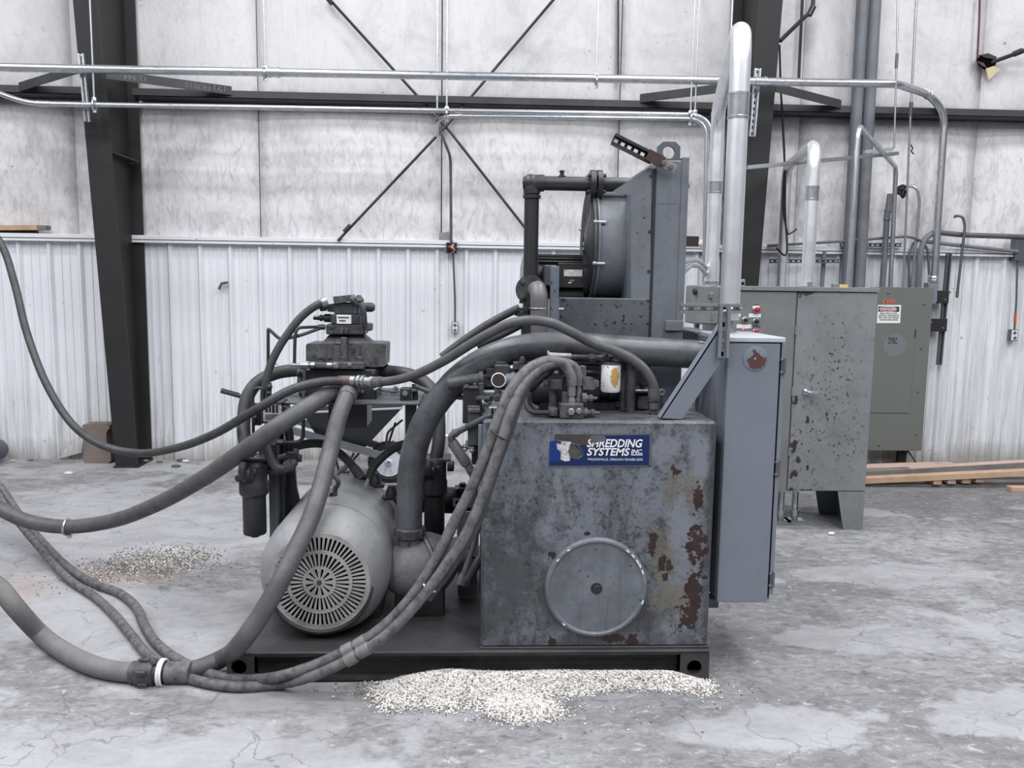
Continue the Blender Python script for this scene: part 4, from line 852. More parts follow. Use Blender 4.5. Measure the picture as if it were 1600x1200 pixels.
sp_pts = P3([(639, 838, 3.98), (640, 790, 3.98), (641, 745, 3.98), (650, 695, 3.98), (672, 645, 3.97), (708, 600, 3.95), (750, 568, 3.93), (800, 548, 3.91), (860, 541, 3.90), (930, 544, 3.90), (1010, 549, 3.90), (1104, 555, 3.90)])
m2 = MB(); m2.tube(catmull(sp_pts, 8), [.063]*40+[.066]*20+[.068]*29, 28); build('tube', m2, M_blackl if False else worn('dark_grey_pipe_paint', C(86, 88, 93), C(42, 42, 45), .9, 6, .34), sp)
build('union_collar', m, M_blackl, sp)
m = MB(); q = at(1098, 555, 3.90); m.lathe([(0, .075), (.02, .075), (.02, .06)], q, (1, 0, 0), 24); build('end_flange', m, M_black, sp)
m = MB(); m.pbox(1092, 534, 1106, 541, 3.86, .05, .002); build('pipe_clip', m, M_fit, sp)

# ---------------------------------------------------------------- bracket table with the vertical pump stack
YTB = 4.18
zt_tb = at(540, 629, YTB).z
tb = thing('bracket_table', 'dark steel table over the motor carrying the valve stack', 'table', (at(540, 629, YTB).x, YTB, zt_sk))
X0, X1 = at(412, 629, YTB).x, at(655, 627, YTB).x
m = MB(); m.box(X0, X1, YTB, YTB+.62, zt_tb-.012, zt_tb, .003); build('table_top', m, M_greyd, tb)
m = MB(); m.box(X1-.006, X1+.012, YTB+.02, YTB+.6, zt_tb-.035, zt_tb-.010); build('side_lip', m, M_black, tb, flat=True)
m = MB(); m.pbox(633, 632, 650, 760, YTB+.06, .08, .003); A = at(641, 760, YTB+.06); m.box(A.x-.028, A.x+.028, YTB+.06, YTB+.14, zt_sk, A.z+.02); build('leg', m, M_black, tb)
m = MB(); m.obox(at(655, 622, YTB+.3), at(662, 655, YTB+.3), .03, .02, (1, 0, 0)); build('bracket', m, M_black, tb)
# left I-beam post
pl0, pl1 = at(420, 770, 4.22).x, at(434, 770, 4.22).x
m = MB(); m.box(pl0, pl1, 4.22, 4.34, zt_sk, zt_tb-.012, .003); build('leg', m, M_greyd, tb)
m = MB(); m.box(pl1, at(447, 770, 4.30).x, 4.27, 4.30, zt_sk, zt_tb-.012); build('leg', m, M_black, tb)
m = MB(); m.add([(q.x, Y_, q.z) for Y_ in (4.36, 4.38) for q in (at(440, 700, 4.36), at(459, 700, 4.36), at(463, 760, 4.36), at(478, 830, 4.36), at(440, 900, 4.36))], [(0, 1, 2, 3, 4), (9, 8, 7, 6, 5)]+[(i, (i+1) % 5, (i+1) % 5+5, i+5) for i in range(5)]); build('gusset', m, M_black, tb, flat=True)
m = MB(); m.pbox(513, 632, 573, 668, YTB+.12, .22, .004); build('pump_adapter', m, M_black, tb)

st = thing('valve_stack', 'dark stacked hydraulic valve and pump assembly on the bracket table', 'valve', (at(540, 620, 4.4).x, 4.4, zt_tb))
YV = 4.30
m = MB(); m.pbox(478, 577, 588, 628, YV, .26, .006); build('manifold_block', m, M_black, st)
m = MB(); m.pbox(482, 566, 569, 577, YV-.02, .28, .004); blk = build('flange_block', m, M_grit, st)
for px in (502, 536, 561):
    m = MB(); q = at(px, 567, YV+.02); m.lathe([(0, .020), (.03, .020), (.034, .016)], q, (0, 0, 1), 12); build('cap_screw', m, M_grit, blk)
for px, py in ((546, 570),):
    m = MB(); q = at(px, py, YV-.02); m.hexb(q, (0, -1, 0), .012, .008); build('plug', m, M_fit, blk)
m = MB(); m.pprism([(478, 540), (480, 537), (510, 537), (528, 539), (533, 536), (541, 536), (546, 539), (568, 536), (601, 537), (603, 539), (602, 571), (598, 573), (566, 573), (560, 566), (490, 566), (478, 564)], YV+.02, .22); cb_ = build('cast_body', m, M_grit, st, flat=True)
m = MB(); m.pbox(532, 527, 542, 566, YV+.005, .03, .004); build('rib', m, M_grit, cb_)
for px in (515, 558): m = MB(); m.pprism([(px-4, 541), (px+4, 541), (px+3, 560), (px-3, 560)], YV+.008, .02); build('rib', m, M_grit, cb_, flat=True)
m = MB()
a = [at(p, q, YV+.03) for p, q in ((502, 537), (580, 537), (566, 524), (512, 524))]; b = [v+Vector((0, .16, 0)) for v in a]; b[2].y -= .03; b[3].y -= .03; a[2].y += .03; a[3].y += .03
m.add(a+b, [(0, 1, 2, 3), (7, 6, 5, 4), (0, 4, 5, 1), (1, 5, 6, 2), (2, 6, 7, 3), (3, 7, 4, 0)]); build('taper_housing', m, M_black, st, flat=True)
m = MB(); m.pbox(509, 507, 570, 523, YV+.03, .15, .006); vb = build('valve_base', m, M_blackl, st)
for px, py in ((518, 511), (534, 515), (542, 515), (534, 519), (541, 519), (518, 519)):
    m = MB(); q = at(px, py, YV+.03); m.hexb(q, (0, -1, 0), .010, .007); build('bolt', m, M_grit, vb)
m = MB(); m.pbox(517, 491, 562, 507, YV+.03, .13, .005); build('pilot_valve', m, M_blackl, st)
m = MB(); m.pbox(526, 492, 549, 506, YV+.027, .004, .002); pl = build('data_plate', m, M_paper, st, label='scuffed bright data plate')
m = MB(); m.pbox(528, 495, 545, 497, YV+.025, .003, 0); m.pbox(530, 500, 540, 502, YV+.025, .003, 0); build('print', m, M_galvd, pl, flat=True)
m = MB(); m.pbox(522, 473, 560, 491, YV+.035, .12, .005); build('solenoid_body', m, M_blackl, st)
m = MB(); m.pprism([(508, 476), (523, 474), (523, 488), (512, 487)], YV+.04, .08); build('side_port', m, M_black, st, flat=True)
m = MB(); m.pprism([(520, 463.5), (549, 460.5), (551, 470), (522, 475)], YV+.02, .12); build('cap_block', m, M_grit, st, flat=True)
m = MB(); m.pbox(553, 480, 558, 490, YV+.032, .004, .001); build('blue_tag', m, plain('faded_blue', C(70, 92, 124), .5), st, label='small blue tag')
m = MB(); m.lathe([(0, .022), (.03, .022), (.04, .014), (.055, .018), (.06, .012), (.09, .010)], at(517, 497, YV+.09), (-1, 0, 0), 12); build('adjuster', m, M_black, st)
m = MB(); m.lathe([(0, .025), (.04, .025), (.055, .016)], at(569, 480, YV+.08), (1, 0, 0), 14); m.ball(at(574, 480, YV+.08), .022, 12, (1.3, 1, 1)); build('end_cap', m, M_blackl, st)
m = MB(); m.lathe([(0, .020), (.03, .022), (.035, .014)], at(510, 480, YV+.08), (-1, 0, 0), 14); m.ball(at(505, 480, YV+.08), .02, 10); build('end_cap', m, M_black, st)
m = MB(); m.tube(catmull([at(556, 472, YV), at(565, 477, YV-.01), at(568, 492, YV-.015), at(570, 507, YV), at(576, 512, YV+.01)], 6), .017, 10); build('bypass_hose', m, M_blackl, st)
m = MB(); m.pbox(571, 505, 581, 517, YV-.01, .06, .006); build('elbow_fitting', m, M_grit, st)
m = MB(); m.hexb(at(560, 468, YV), (.3, -1, .3), .02, .03); build('fitting_nut', m, M_grit, st)
m = MB(); m.cyl(at(548, 466, YV+.02), at(567, 473, YV+.02), .020, 10); build('swivel', m, M_grit, st)
# small block with test points in front of the flange
m = MB(); m.pbox(493, 567, 510, 575, YV-.06, .05, .004); tp = build('test_block', m, M_grit, st)
m = MB(); m.cyl(at(510, 571, YV-.04), at(522, 571, YV-.04), .016, 12); m.lathe([(0, .02), (.02, .018), (.03, .012)], at(524, 571, YV-.05), (.3, -1, 0), 14); build('plug', m, M_fit, tp)
m = MB(); m.cyl(at(454, 570, YV-.04), at(493, 570, YV-.04), .009, 8); m.cyl(at(470, 570, YV-.04), at(482, 570, YV-.04), .014, 6); m.lathe([(0, .016), (.02, .016)], at(486, 570, YV-.04), (1, 0, 0), 6); build('tee_fitting', m, M_fit, tp)
m = MB(); m.lathe([(0, .012), (.02, .012), (.024, .02), (.034, .02)], at(501, 567, YV-.03), (0, 0, 1), 10); build('button', m, M_grit, tp)
# lower left side ports of the manifold
for (px, py, rr_) in ((468, 595, .030), (466, 583, .022), (470, 613, .024)):
    m = MB(); q = at(px+14, py, YV+.06); m.lathe([(0, rr_*.8), (.03, rr_*.8), (.032, rr_), (.05, rr_), (.055, rr_*.7)], q, (-1, 0, 0), 10); build('port_plug', m, M_black, st)
m = MB(); m.tube(P3([(476, 578, YV-.02), (475, 600, YV-.02), (474, 622, YV-.02)]), .008, 8); build('drain_tube', m, M_grit, st)
for (px, py, dx_, dy_) in ((524, 607, 0, 0), (548, 606, 0, 0)):
    m = MB(); q = at(px, py, YV-.005); m.lathe([(0, .052), (.018, .052), (.03, .047)], q, (-.05, -1, -.2), 20); build('port_flange', m, M_black, st)
for px, py in ((561, 606), (566, 612), (540, 622), (583, 583)):
    m = MB(); m.hexb(at(px, py, YV), (0, -1, 0), .011, .01); build('bolt', m, M_grit, st)
# right side little valve on the table
rv = thing('relief_valve', 'small dark valve block at the right end of the bracket table', 'valve', at(634, 628, 4.26))
m = MB(); m.pbox(625, 607, 642, 628, 4.26, .07, .004); build('block', m, M_black, rv)
m = MB(); m.lathe([(0, .014), (.01, .014)], at(633, 614, 4.26), (0, -1, 0), 12); build('plug', m, M_fit, rv)
m = MB(); m.tube(fillet(P3([(588, 603, 4.30), (598, 611, 4.28), (624, 611, 4.28)]), .03), .008, 8); m.cyl(at(610, 611, 4.28), at(620, 611, 4.28), .013, 8); m.ball(at(618, 607, 4.28), .014, 8); build('tube', m, M_grit, rv)
m = MB(); m.cyl(at(642, 611, 4.28), at(652, 610, 4.28), .012, 8); m.cyl(at(648, 600, 4.3), at(649, 625, 4.3), .016, 10); build('fitting', m, M_black, rv)
m = MB(); m.tube(fillet(P3([(583, 602, 4.27), (584, 610, 4.27), (596, 603, 4.27)]), .02), .006, 6); build('tube', m, M_fit, rv)

# ---------------------------------------------------------------- pressure filters
def filt(px, py_head, py_seam, py_bot, r, Y, label, mat):
    tp_, md, bt = at(px, py_head, Y), at(px, py_seam, Y), at(px, py_bot, Y); md.x = bt.x = tp_.x; H_ = tp_.z-md.z; B_ = md.z-bt.z
    t = thing('pressure_filter', label, 'filter', bt, 'hanging pressure filters')
    m = MB(); m.lathe([(0, r*.8), (H_*.1, r*1.0), (H_*.55, r*1.0), (H_*.6, r*1.08), (H_*.92, r*1.08), (H_, r*.9)], tp_, (0, 0, -1), 28); hd = build('head', m, mat, t)
    m = MB(); m.lathe([(0, r*.86), (B_*.9, r*.86), (B_*.93, r*.8), (B_*.935, r*.35), (B_, r*.33)], md, (0, 0, -1), 28); build('bowl', m, mat, t)
    a = -.25; dv = Vector((math.sin(a), -math.cos(a), 0)); sv = Vector((math.cos(a), math.sin(a), 0)); q = tp_+dv*r*.95+Vector((0, 0, -H_*.30))
    m = MB(); m.lathe([(0, r*.62), (.012, r*.62), (.016, r*.5), (.03, r*.42), (.04, r*.2)], q, dv, 20)
    for k in (-1, 1): m.lathe([(0, r*.26), (.016, r*.26), (.02, r*.2)], q+sv*k*r*.62+Vector((0, 0, k*r*.3)), dv, 12)
    build('port_cover', m, mat, hd)
    m = MB(); m.tube(catmull([q+dv*.03+Vector((0, 0, r*1.0)), q+dv*.045+Vector((0, 0, r*.4)), q+dv*.04], 5), r*.3, 10); build('port_elbow', m, mat, hd)
    return t
f1 = filt(396, 721, 774, 838, .066, 4.10, 'black pressure filter hanging left of the big motor', M_black)
f2 = filt(679, 716, 774, 862, .062, 4.25, 'black pressure filter hanging between the suction pipe and the tank', M_black)
for t_, rc, Y, tpx in ((f1, (374, 716, 420, 722), 4.08, 392), (f2, (664, 717, 704, 722), 4.22, 679)):
    m = MB(); m.pbox(*rc, Y, .14, .003); build('bracket', m, M_blackl, t_)
    for k in (-9, 9): m = MB(); m.hexb(at(tpx+k, rc[1], Y+.05), (0, 0, 1), .013, .012); build('bolt', m, M_fit, t_)
m = MB(); m.lathe([(0, .028), (.03, .028), (.035, .022)], at(699, 728, 4.22), (1, 0, 0), 14); build('side_plug', m, M_black, f2)
# left valve block with its data plate, on the post
lv = thing('solenoid_valve', 'dark valve on the left post carrying a bright data plate', 'valve', at(428, 660, 4.12))
m = MB(); m.pbox(407, 634, 446, 662, 4.14, .12, .006); bd = build('body', m, M_black, lv)
m = MB(); m.pbox(411, 631, 440, 659, 4.135, .006, .002); pl = build('data_plate', m, worn('worn_bright_plate', C(214, 214, 218), C(112, 112, 114), .7, 30, .35, .3), lv, label='large bright printed data plate')
text('lettering', 'eXn', (414, 633, 436, 646), 4.133, M_ink, pl, bold=.03) if False else None
for rc in ((414, 634, 418, 644), (420, 634, 423, 644), (425, 633, 429, 645), (431, 633, 434, 645), (414, 648, 436, 649), (414, 651, 430, 652), (414, 654, 434, 655)):
    m = MB(); m.pbox(*rc, 4.132, .004, 0); build('print', m, M_ink, pl, flat=True)
m = MB(); m.pbox(411, 627, 441, 632, 4.13, .12, .004)
for k in range(4): m.hexb(at(415+7*k, 627, 4.16), (0, 0, 1), .012, .012)
build('cap', m, M_blackl, lv)
m = MB(); m.pbox(413, 662, 432, 735, 4.17, .1, .006); m.pbox(404, 690, 416, 722, 4.18, .08, .004); m.pbox(413, 735, 440, 742, 4.13, .14, .004); build('manifold', m, M_blackl, lv)
m = MB(); m.pbox(424, 672, 434, 684, 4.15, .03, .003); m.lathe([(0, .018), (.02, .016)], at(429, 690, 4.16), (0, -1, 0), 12); build('fitting', m, M_fit, lv)
m = MB(); m.tube(fillet(P3([(432, 691, 4.14), (466, 691, 4.14), (474, 684, 4.14), (474, 632, 4.14)]), .04), .009, 8); m.cyl(at(434, 691, 4.14), at(443, 691, 4.14), .017, 6); build('steel_tube', m, M_black, lv)
m = MB(); m.tube(catmull(P3([(416, 668, 4.10), (416, 690, 4.08), (421, 712, 4.06), (432, 730, 4.06), (450, 732, 4.08), (460, 722, 4.12)]), 6), .022, 12); m.lathe([(0, .03), (.03, .03), (.035, .024)], at(446, 730, 4.08), (1, 0, .5), 10); build('short_hose', m, M_blackl, lv)
m = MB(); m.tube(catmull(P3([(440, 668, 4.22), (448, 666, 4.22), (452, 678, 4.22), (452, 706, 4.22)]), 6), .022, 12); build('short_hose', m, M_black, lv)
m = MB(); m.pbox(446, 706, 462, 728, 4.16, .09, .006); m.cyl(at(436, 716, 4.12), at(448, 712, 4.12), .016, 10); m.lathe([(0, .02), (.03, .02)], at(462, 716, 4.2), (1, 0, 0), 12); build('elbow_block', m, M_blackl, lv)
m = MB(); m.pbox(395, 640, 407, 665, 4.2, .09, .004); m.cyl(at(399, 630, 4.2), at(399, 660, 4.2), .010, 8); m.ball(at(398, 652, 4.17), .016, 8); m.ball(at(421, 604, 4.18), .016, 8); m.ball(at(420, 614, 4.18), .014, 8); m.cyl(at(421, 598, 4.2), at(421, 630, 4.2), .011, 8); build('wire_gland', m, M_black, lv)

# ---------------------------------------------------------------- oil cooler
YO, OD = 4.03, .72; OC = YO+OD/2
oc = thing('oil_cooler', 'tall grey oil cooler with round fan shroud standing on the tank', 'cooler', (at(1000, 640, YO).x, YO, tz1))
def XZ(px, py, Y): q = at(px, py, Y); return (q.x, q.z)
xh0, xh1 = at(1017, 450, YO).x, at(1068, 450, YO).x; ztop = at(1040, 250, YO).z
m = MB(); m.box(xh0+.004, xh1, YO, YO+OD, tz1, ztop, .006); m.box(xh1-.03, xh1+.004, YO-.004, YO+.05, tz1, at(1060, 246, YO).z); build('core_housing', m, M_grey, oc)
m = MB(); m.box(at(1028, 317, YO).x, at(1056, 317, YO).x, YO-.001, YO, at(1040, 318.4, YO).z, at(1040, 317.6, YO).z); build('weld_seam', m, M_greyd, oc, flat=True)
xp = at(985, 450, YO).x; zpl = at(985, 300, YO).z
m = MB(); zz = at(1000, 263, YO).z
m.prism([(xp, tz1+.25), (xp, zpl), (at(1016, 262, YO).x, zz), (xh0+.004, zz), (xh0+.004, tz1+.25)], YO+.004, YO+OD-.004); build('plenum', m, M_grey, oc, flat=True)
m = MB()
for py in (275, 362, 424, 470, 505): m.hexb(at(1016.5-(py-275)*.022, py, YO), (0, -1, 0), .008, .008)
m.box(xh0-.006, xh0+.004, YO-.006, YO+.01, tz1, zz); build('flange_seam', m, M_black, oc)
# slanted gable sheet in front of the pipe
m = MB(); m.pprism([(957, 299), (964, 301), (986, 306), (986, 470), (1016, 470), (1018, 262), (1013, 263)], YO-.004, .008); build('front_gusset', m, M_grey, oc, flat=True)
zs = (at(950, 466, YO).z); xb0 = at(873, 550, YO).x
m = MB(); m.box(xb0, xh0, YO-.006, YO+OD, tz1, zs, .004); build('base_box', m, worn('speckled_base_paint', C(88, 92, 98), C(44, 45, 47), .8, 3, .45, chip=C(40, 40, 41), chipamt=.09, chipscale=36), oc)
cc = Vector((xp, OC, at(950, 384, OC).z)); RS = 84/1300*OC
m = MB(); m.lathe([(-.02, RS+.012), (0, RS+.012), (.004, RS), (.135, RS), (.14, RS+.014), (.15, RS+.014), (.15, RS-.02), (.02, RS-.02)], cc, (-1, 0, 0), 56); build('fan_shroud', m, M_motor if False else worn('shroud_grey_paint', C(116, 120, 127), C(66, 68, 71), .6, 4, .45), oc, label='round grey fan shroud')
gx = xp-.165; m = MB(); m.lathe([(0, .001), (0, RS-.02), (.002, RS-.02)], (xp-.10, OC, cc.z), (-1, 0, 0), 40); build('fan_void', m, M_void, oc)
m = MB()
for k in range(18):
    rr_ = .05+(RS-.03)*k/17*(1-.05/RS); m.torus((gx-.022*(1-(rr_/RS)**2), OC, cc.z), (1, 0, 0), min(rr_, RS+.004), .0022, 56, 5)
for k in range(12):
    t = 2*PI*k/12; m.tube([(gx+.006-.022*(1-q*q), OC+math.cos(t)*RS*q, cc.z+math.sin(t)*RS*q) for q in (.15, .4, .7, 1.0)], .004, 5)
m.torus((gx+.004, OC, cc.z), (1, 0, 0), RS+.006, .009, 56, 6); fg = build('fan_guard', m, worn('guard_wire', C(74, 75, 78), C(48, 48, 50), .6, 9, .4), oc, label='black ringed wire fan guard')
for t in (-.35, .35, 1.2, PI-.35, PI+.35):
    m = MB(); q = Vector((gx, OC-math.cos(t)*(RS+.01), cc.z+math.sin(t)*(RS+.01))); m.cyl(q, q+Vector((.05, 0, 0)), .009, 8); m.ball(q, .013, 8); build('guard_stud', m, M_fit, fg)
# fan blades behind the guard
m = MB()
for k in range(6):
    t = 2*PI*k/6+.3; u = Vector((0, math.cos(t), math.sin(t))); w_ = Vector((.5, -math.sin(t)*.85, math.cos(t)*.85)); b0 = Vector((xp-.12, OC, cc.z))
    m.add([b0+u*.05-w_*.03, b0+u*.05+w_*.03, b0+u*(RS-.04)+w_*.07, b0+u*(RS-.04)-w_*.07], [(0, 1, 2, 3)])
build('fan_blade', m, M_greyd, oc, kind='stuff', flat=True)
# lifting lug
lc = XZ(1047, 237, YO)
def lugr(t):
    ct, st_ = math.cos(t), math.sin(t); k = 9
    for nx, nz, d in ((1, 0, .054), (-1, 0, .054), (0, 1, .050), (0, -1, .13), (.66, .75, .057), (-.66, .75, .057)):
        q = nx*ct+nz*st_
        if q > 1e-6: k = min(k, d/q)
    return k
m = MB(); m.holed(lc, lugr, .030, YO+.02, YO+.045, 64); lug = build('lifting_lug', m, M_greyd, oc, flat=True)
m = MB(); m.hexb(at(1060, 255, YO+.02), (0, -1, 0), .012, .01); build('bolt', m, M_rustc, lug)
for px, py in ((1072, 290), (1061, 463)): m = MB(); m.hexb(at(px-2, py, YO+.1), (1, 0, 0), .014, .02); build('plug', m, M_black, oc)
strut('dirty slotted strut channel sticking up from the cooler top', at(1020, 248, YO-.03), at(958, 217, YO-.03), None, .05, M_black, 6)
ab = thing('rusty_bracket', 'rusty flat bracket bolted across the cooler lug', 'bracket', at(1035, 252, YO-.02))
m = MB(); m.obox(at(1012, 241, YO-.045), at(1036, 254, YO-.045), .052, .01); build('rusty_plate', m, worn('brown_rust', C(66, 50, 46), C(42, 34, 33), .7, 30, .7), ab, flat=True)
m = MB(); m.obox(at(1030, 252, YO-.04), at(1055, 264, YO-.04), .042, .006); build('end_plate', m, M_motor, ab, flat=True)
for px, py in ((1037, 255), (1048, 261)): m = MB(); m.hexb(at(px, py, YO-.05), (0, -1, 0), .013, .012); build('bolt', m, M_grit, ab)
# fan motor
fm = thing('fan_motor', 'black finned fan motor lying beside the cooler fan guard', 'motor', (at(865, 466, OC-.03).x, OC-.03, zs))
FY = OC-.03; fc = at(868, 432, FY); fr = 33/1300*FY; xa_, xb_ = at(834, 432, FY).x, at(916, 432, FY).x
m = MB(); m.cyl((xa_, FY, fc.z), (xb_, FY, fc.z), fr*.86, 28); build('stator', m, M_black, fm)
m = MB()
for k in range(30):
    t = 2*PI*k/30+.1
    if -.5 < math.sin(t) < .62 and math.cos(t) < 0: continue
    m.obox((xa_+.02, FY+math.cos(t)*fr*.93, fc.z+math.sin(t)*fr*.93), (xb_-.03, FY+math.cos(t)*fr*.93, fc.z+math.sin(t)*fr*.93), fr*.2, .008, (0, math.cos(t), math.sin(t)))
build('cooling_fin', m, M_black, fm, kind='stuff', flat=True)
m = MB(); m.lathe([(0, fr*1.02), (.03, fr*1.04), (.055, fr*.98), (.07, fr*.5)], (xa_, FY, fc.z), (-1, 0, 0), 32); build('fan_cowl', m, M_motor, fm)
m = MB(); m.lathe([(-.03, fr*.9), (-.03, fr*1.06), (0, fr*1.06), (.02, fr*.9), (.04, fr*.4), (.05, fr*.2), (.11, fr*.2)], (xb_, FY, fc.z), (1, 0, 0), 28); build('end_shield', m, M_black, fm)
m = MB(); m.box(at(846, 432, FY).x, at(866, 432, FY).x, FY-fr-.045, FY-fr*.6, fc.z-.05, fc.z+.055, .006); build('terminal_box', m, M_blackl, fm)
m = MB(); m.box(at(868, 432, FY).x, at(915, 432, FY).x, FY-fr*.98, FY-fr*.7, fc.z-fr*.52, fc.z+fr*.62, .004); sd = build('flat_side', m, M_black, fm)
yy = FY-fr*.98-.002; m = MB(); m.box(at(881, 427, yy).x, at(910, 427, yy).x, yy, yy+.004, at(895, 432, yy).z, at(895, 421.5, yy).z, .001); np_ = build('data_plate', m, worn('scuffed_steel_plate', C(212, 210, 208), C(120, 116, 112), .8, 40, .4), sd, label='scuffed metal data plate')
m = MB(); m.pbox(890, 437, 897, 440, yy, .003, 0); build('sticker', m, plain('brown_sticker', C(140, 116, 60), .5), sd, flat=True); m = MB(); m.pbox(888, 441, 893, 442.5, yy, .003, 0); build('sticker', m, M_paper, sd, flat=True)
m = MB(); m.box(xa_+.02, xb_-.02, FY-fr*.8, FY+fr*.8, zs, fc.z-fr*.7, .004); m.box(xa_-.03, xb_-.02, FY-fr*.8, FY+fr*.8, zs-.012, zs+.0, .002); build('motor_base', m, M_black, fm)
# bar with chipped edge
m = MB(); m.pbox(860, 416, 873, 530, YO-.10, .03, .003); bar = build('support_bar', m, worn('chipped_blue_grey_bar', C(96, 104, 116), C(60, 62, 66), .6, 8, .5, chip=C(50, 50, 52), chipamt=.06), oc); m = MB(); m.cyl(at(873, 483, YO-.09), at(881, 483, YO-.09), .007, 8); build('stud', m, M_fit, bar)

# ---------------------------------------------------------------- black return pipe above the cooler
YR = 4.22
rp = thing('return_pipe', 'black pipe rising left of the fan motor and turning right to the cooler', 'pipe', at(831, 520, YR))
p0, p1 = at(832, 520, YR), at(831, 300, YR); p0.x = p1.x; pr = 11.3/1300*YR
m = MB(); m.cyl(p0, at(831, 295, YR)*1 if False else Vector((p1.x, YR, p1.z)), pr, 20); build('riser', m, M_black, rp)
hz_ = at(880, 287, YR).z; xe = at(1014, 290, YR).x
m = MB(); m.tube(catmull([Vector((p1.x, YR, p1.z-.01)), Vector((p1.x, YR, hz_-.02)), Vector((p1.x+.012, YR, hz_-.004)), Vector((p1.x+.045, YR, hz_)), Vector((p1.x+.06, YR, hz_))], 6), pr*1.14, 20); m.ball((p1.x-.005, YR, hz_+.0), pr*1.2, 16); m.cyl((p1.x, YR, hz_-.075), (p1.x, YR, hz_-.06), pr*1.22, 20); m.cyl((p1.x-.02, YR, hz_), (p1.x-.045, YR, hz_), pr*.8, 12); build('elbow', m, M_black, rp)
m = MB(); m.cyl((p1.x+.05, YR, hz_), (xe, YR, hz_), pr*.96, 20); build('cross_pipe', m, M_black, rp)
xf = at(931, 282, YR).x
for k in (-.017, .017):
    m = MB(); m.lathe([(-.013, .070), (.013, .070)], (xf+k, YR, hz_), (1, 0, 0), 28); build('flange', m, M_black, rp)
for k in range(4):
    t = PI/4+PI/2*k; m = MB(); q = Vector((xf-.045, YR+math.cos(t)*.055, hz_+math.sin(t)*.055)); m.cyl(q, q+Vector((.09, 0, 0)), .009, 8); m.hexb(q+Vector((.03, 0, 0)), (-1, 0, 0), .014, .012); m.hexb(q+Vector((.06, 0, 0)), (1, 0, 0), .014, .012); build('flange_bolt', m, M_black, rp)
m = MB(); q = at(878, 277, YR); m.lathe([(0, .02), (.012, .02), (.014, .011), (.03, .011), (.034, .016), (.04, .008)], q-Vector((0, 0, .005)), (0, 0, 1), 10); build('air_bleed', m, M_black, rp)
# elbow coming out of the round flange
YE = 4.05
el = thing('elbow_pipe', 'dusty grey elbow pipe bolted to a round flange below the return pipe', 'pipe', at(842, 520, YE-.06))
fl_c = at(829, 453, YE); m = MB(); m.lathe([(0, .072), (.02, .072), (.02, .05)], fl_c+Vector((0, .03, 0)), (0, -1, 0), 30); fe = build('flange', m, M_blackl, el)
for k in range(4):
    t = PI/4+PI/2*k; m = MB(); m.hexb(fl_c+Vector((math.cos(t)*.052, .01, math.sin(t)*.052)), (0, -1, 0), .013, .012); build('bolt', m, M_blackl, fe)
q0, q1, q2 = fl_c+Vector((.025, .02, -.0)), Vector((at(842, 462, YE-.10).x, YE-.10, at(842, 452, YE-.1).z)), Vector((at(843, 520, YE-.10).x, YE-.10, at(843, 530, YE-.1).z))
m = MB(); m.tube(fillet([q0, q1, q2], .07, 10), 13.4/1300*YE, 20); build('tube', m, M_motor if False else worn('dusty_elbow', C(98, 98, 100), C(66, 66, 68), .6, 6, .45), el)
m = MB(); z_ = at(845, 482, YE-.1).z; m.torus((q1.x, YE-.10, z_), (0, 0, 1), 13.4/1300*YE, .004, 24, 6); build('weld_ring', m, M_fit, el)
m = MB(); c_ = at(823, 481, YE+.05)
for k, (r_, h_) in enumerate(((.058, .0), (.058, .022))): m.lathe([(0, r_), (.018, r_)], c_-Vector((0, 0, h_)), (0, 0, -1), 8)
m.lathe([(0, .045), (.02, .045), (.03, .03)], c_-Vector((0, 0, .04)), (0, 0, -1), 12); m.hexb(at(815, 474, YE+.03), (0, 0, 1), .013, .015); m.cyl(c_-Vector((-.02, 0, .02)), at(830, 530, YE+.05), .05, 16); build('stacked_flange', m, M_black, el)
# ---------------------------------------------------------------- parts standing on the tank top
ZT = tz1
def pipe_thing(name, label, pts, r, mat, cat='pipe', n=14, bend=None, group=None):
    P = P3(pts); t = thing(name, label, cat, P[0], group); m = MB(); m.tube(fillet(P, bend) if bend else catmull(P, 7), r, n); build('tube', m, mat, t); return t
rf = thing('return_filter', 'white spin-on oil filter with yellowed patch on the tank top', 'filter', at(955, 620, 3.80))
c = at(955, 569, 3.80); r = 15.6/1300*3.80; h = c.z-at(955, 612, 3.8).z
def can_mat():
    m, nt, bs = newmat('stained_white_can'); v = coords(nt); q = at(962, 590, 3.75)
    b = blobs(nt, v, [(tuple(q), (.03, .06, .055))], .6, 55, .1, .25); d = noise(nt, v, 90, 4, .6)
    col = mix(nt, b, C(232, 232, 236), C(186, 150, 84)); col = mix(nt, ramp(nt, d, .62, .66), col, C(120, 100, 80)); nt.links.new(col, bs.inputs['Base Color']); bs.inputs['Roughness'].default_value = .3; return m
m = MB(); m.lathe([(0, r*.96), (.004, r), (h-.008, r), (h, r*.9)], c, (0, 0, -1), 32); build('can', m, can_mat(), rf)
m = MB(); m.lathe([(-.012, r*1.04), (-.001, r*1.04)], c, (0, 0, -1), 32); m.pbox(938, 556, 971, 567, 3.78, .08, .006); m.cyl(at(946, 557, 3.79), at(950, 557, 3.77), .016, 8); hd = build('filter_head', m, M_grit, rf)
for px, py in ((951, 556), (962, 557), (961, 563)): m = MB(); m.hexb(at(px, py, 3.785), (.2, -.6, .6), .016, .016); build('bolt', m, M_fit, hd)
m = MB(); m.tube(fillet(P3([(968, 559, 3.8), (984, 561, 3.8), (987, 574, 3.8), (984, 650, 3.8)]), .03), .0215, 14); m.cyl(at(986, 566, 3.8), at(986.5, 573, 3.8), .028, 14); build('drain_elbow', m, M_blackl, rf)
m = MB(); m.cyl(at(972, 566, 3.84), at(975, 640, 3.84), .02, 10); build('rear_tube', m, M_grit, rf)
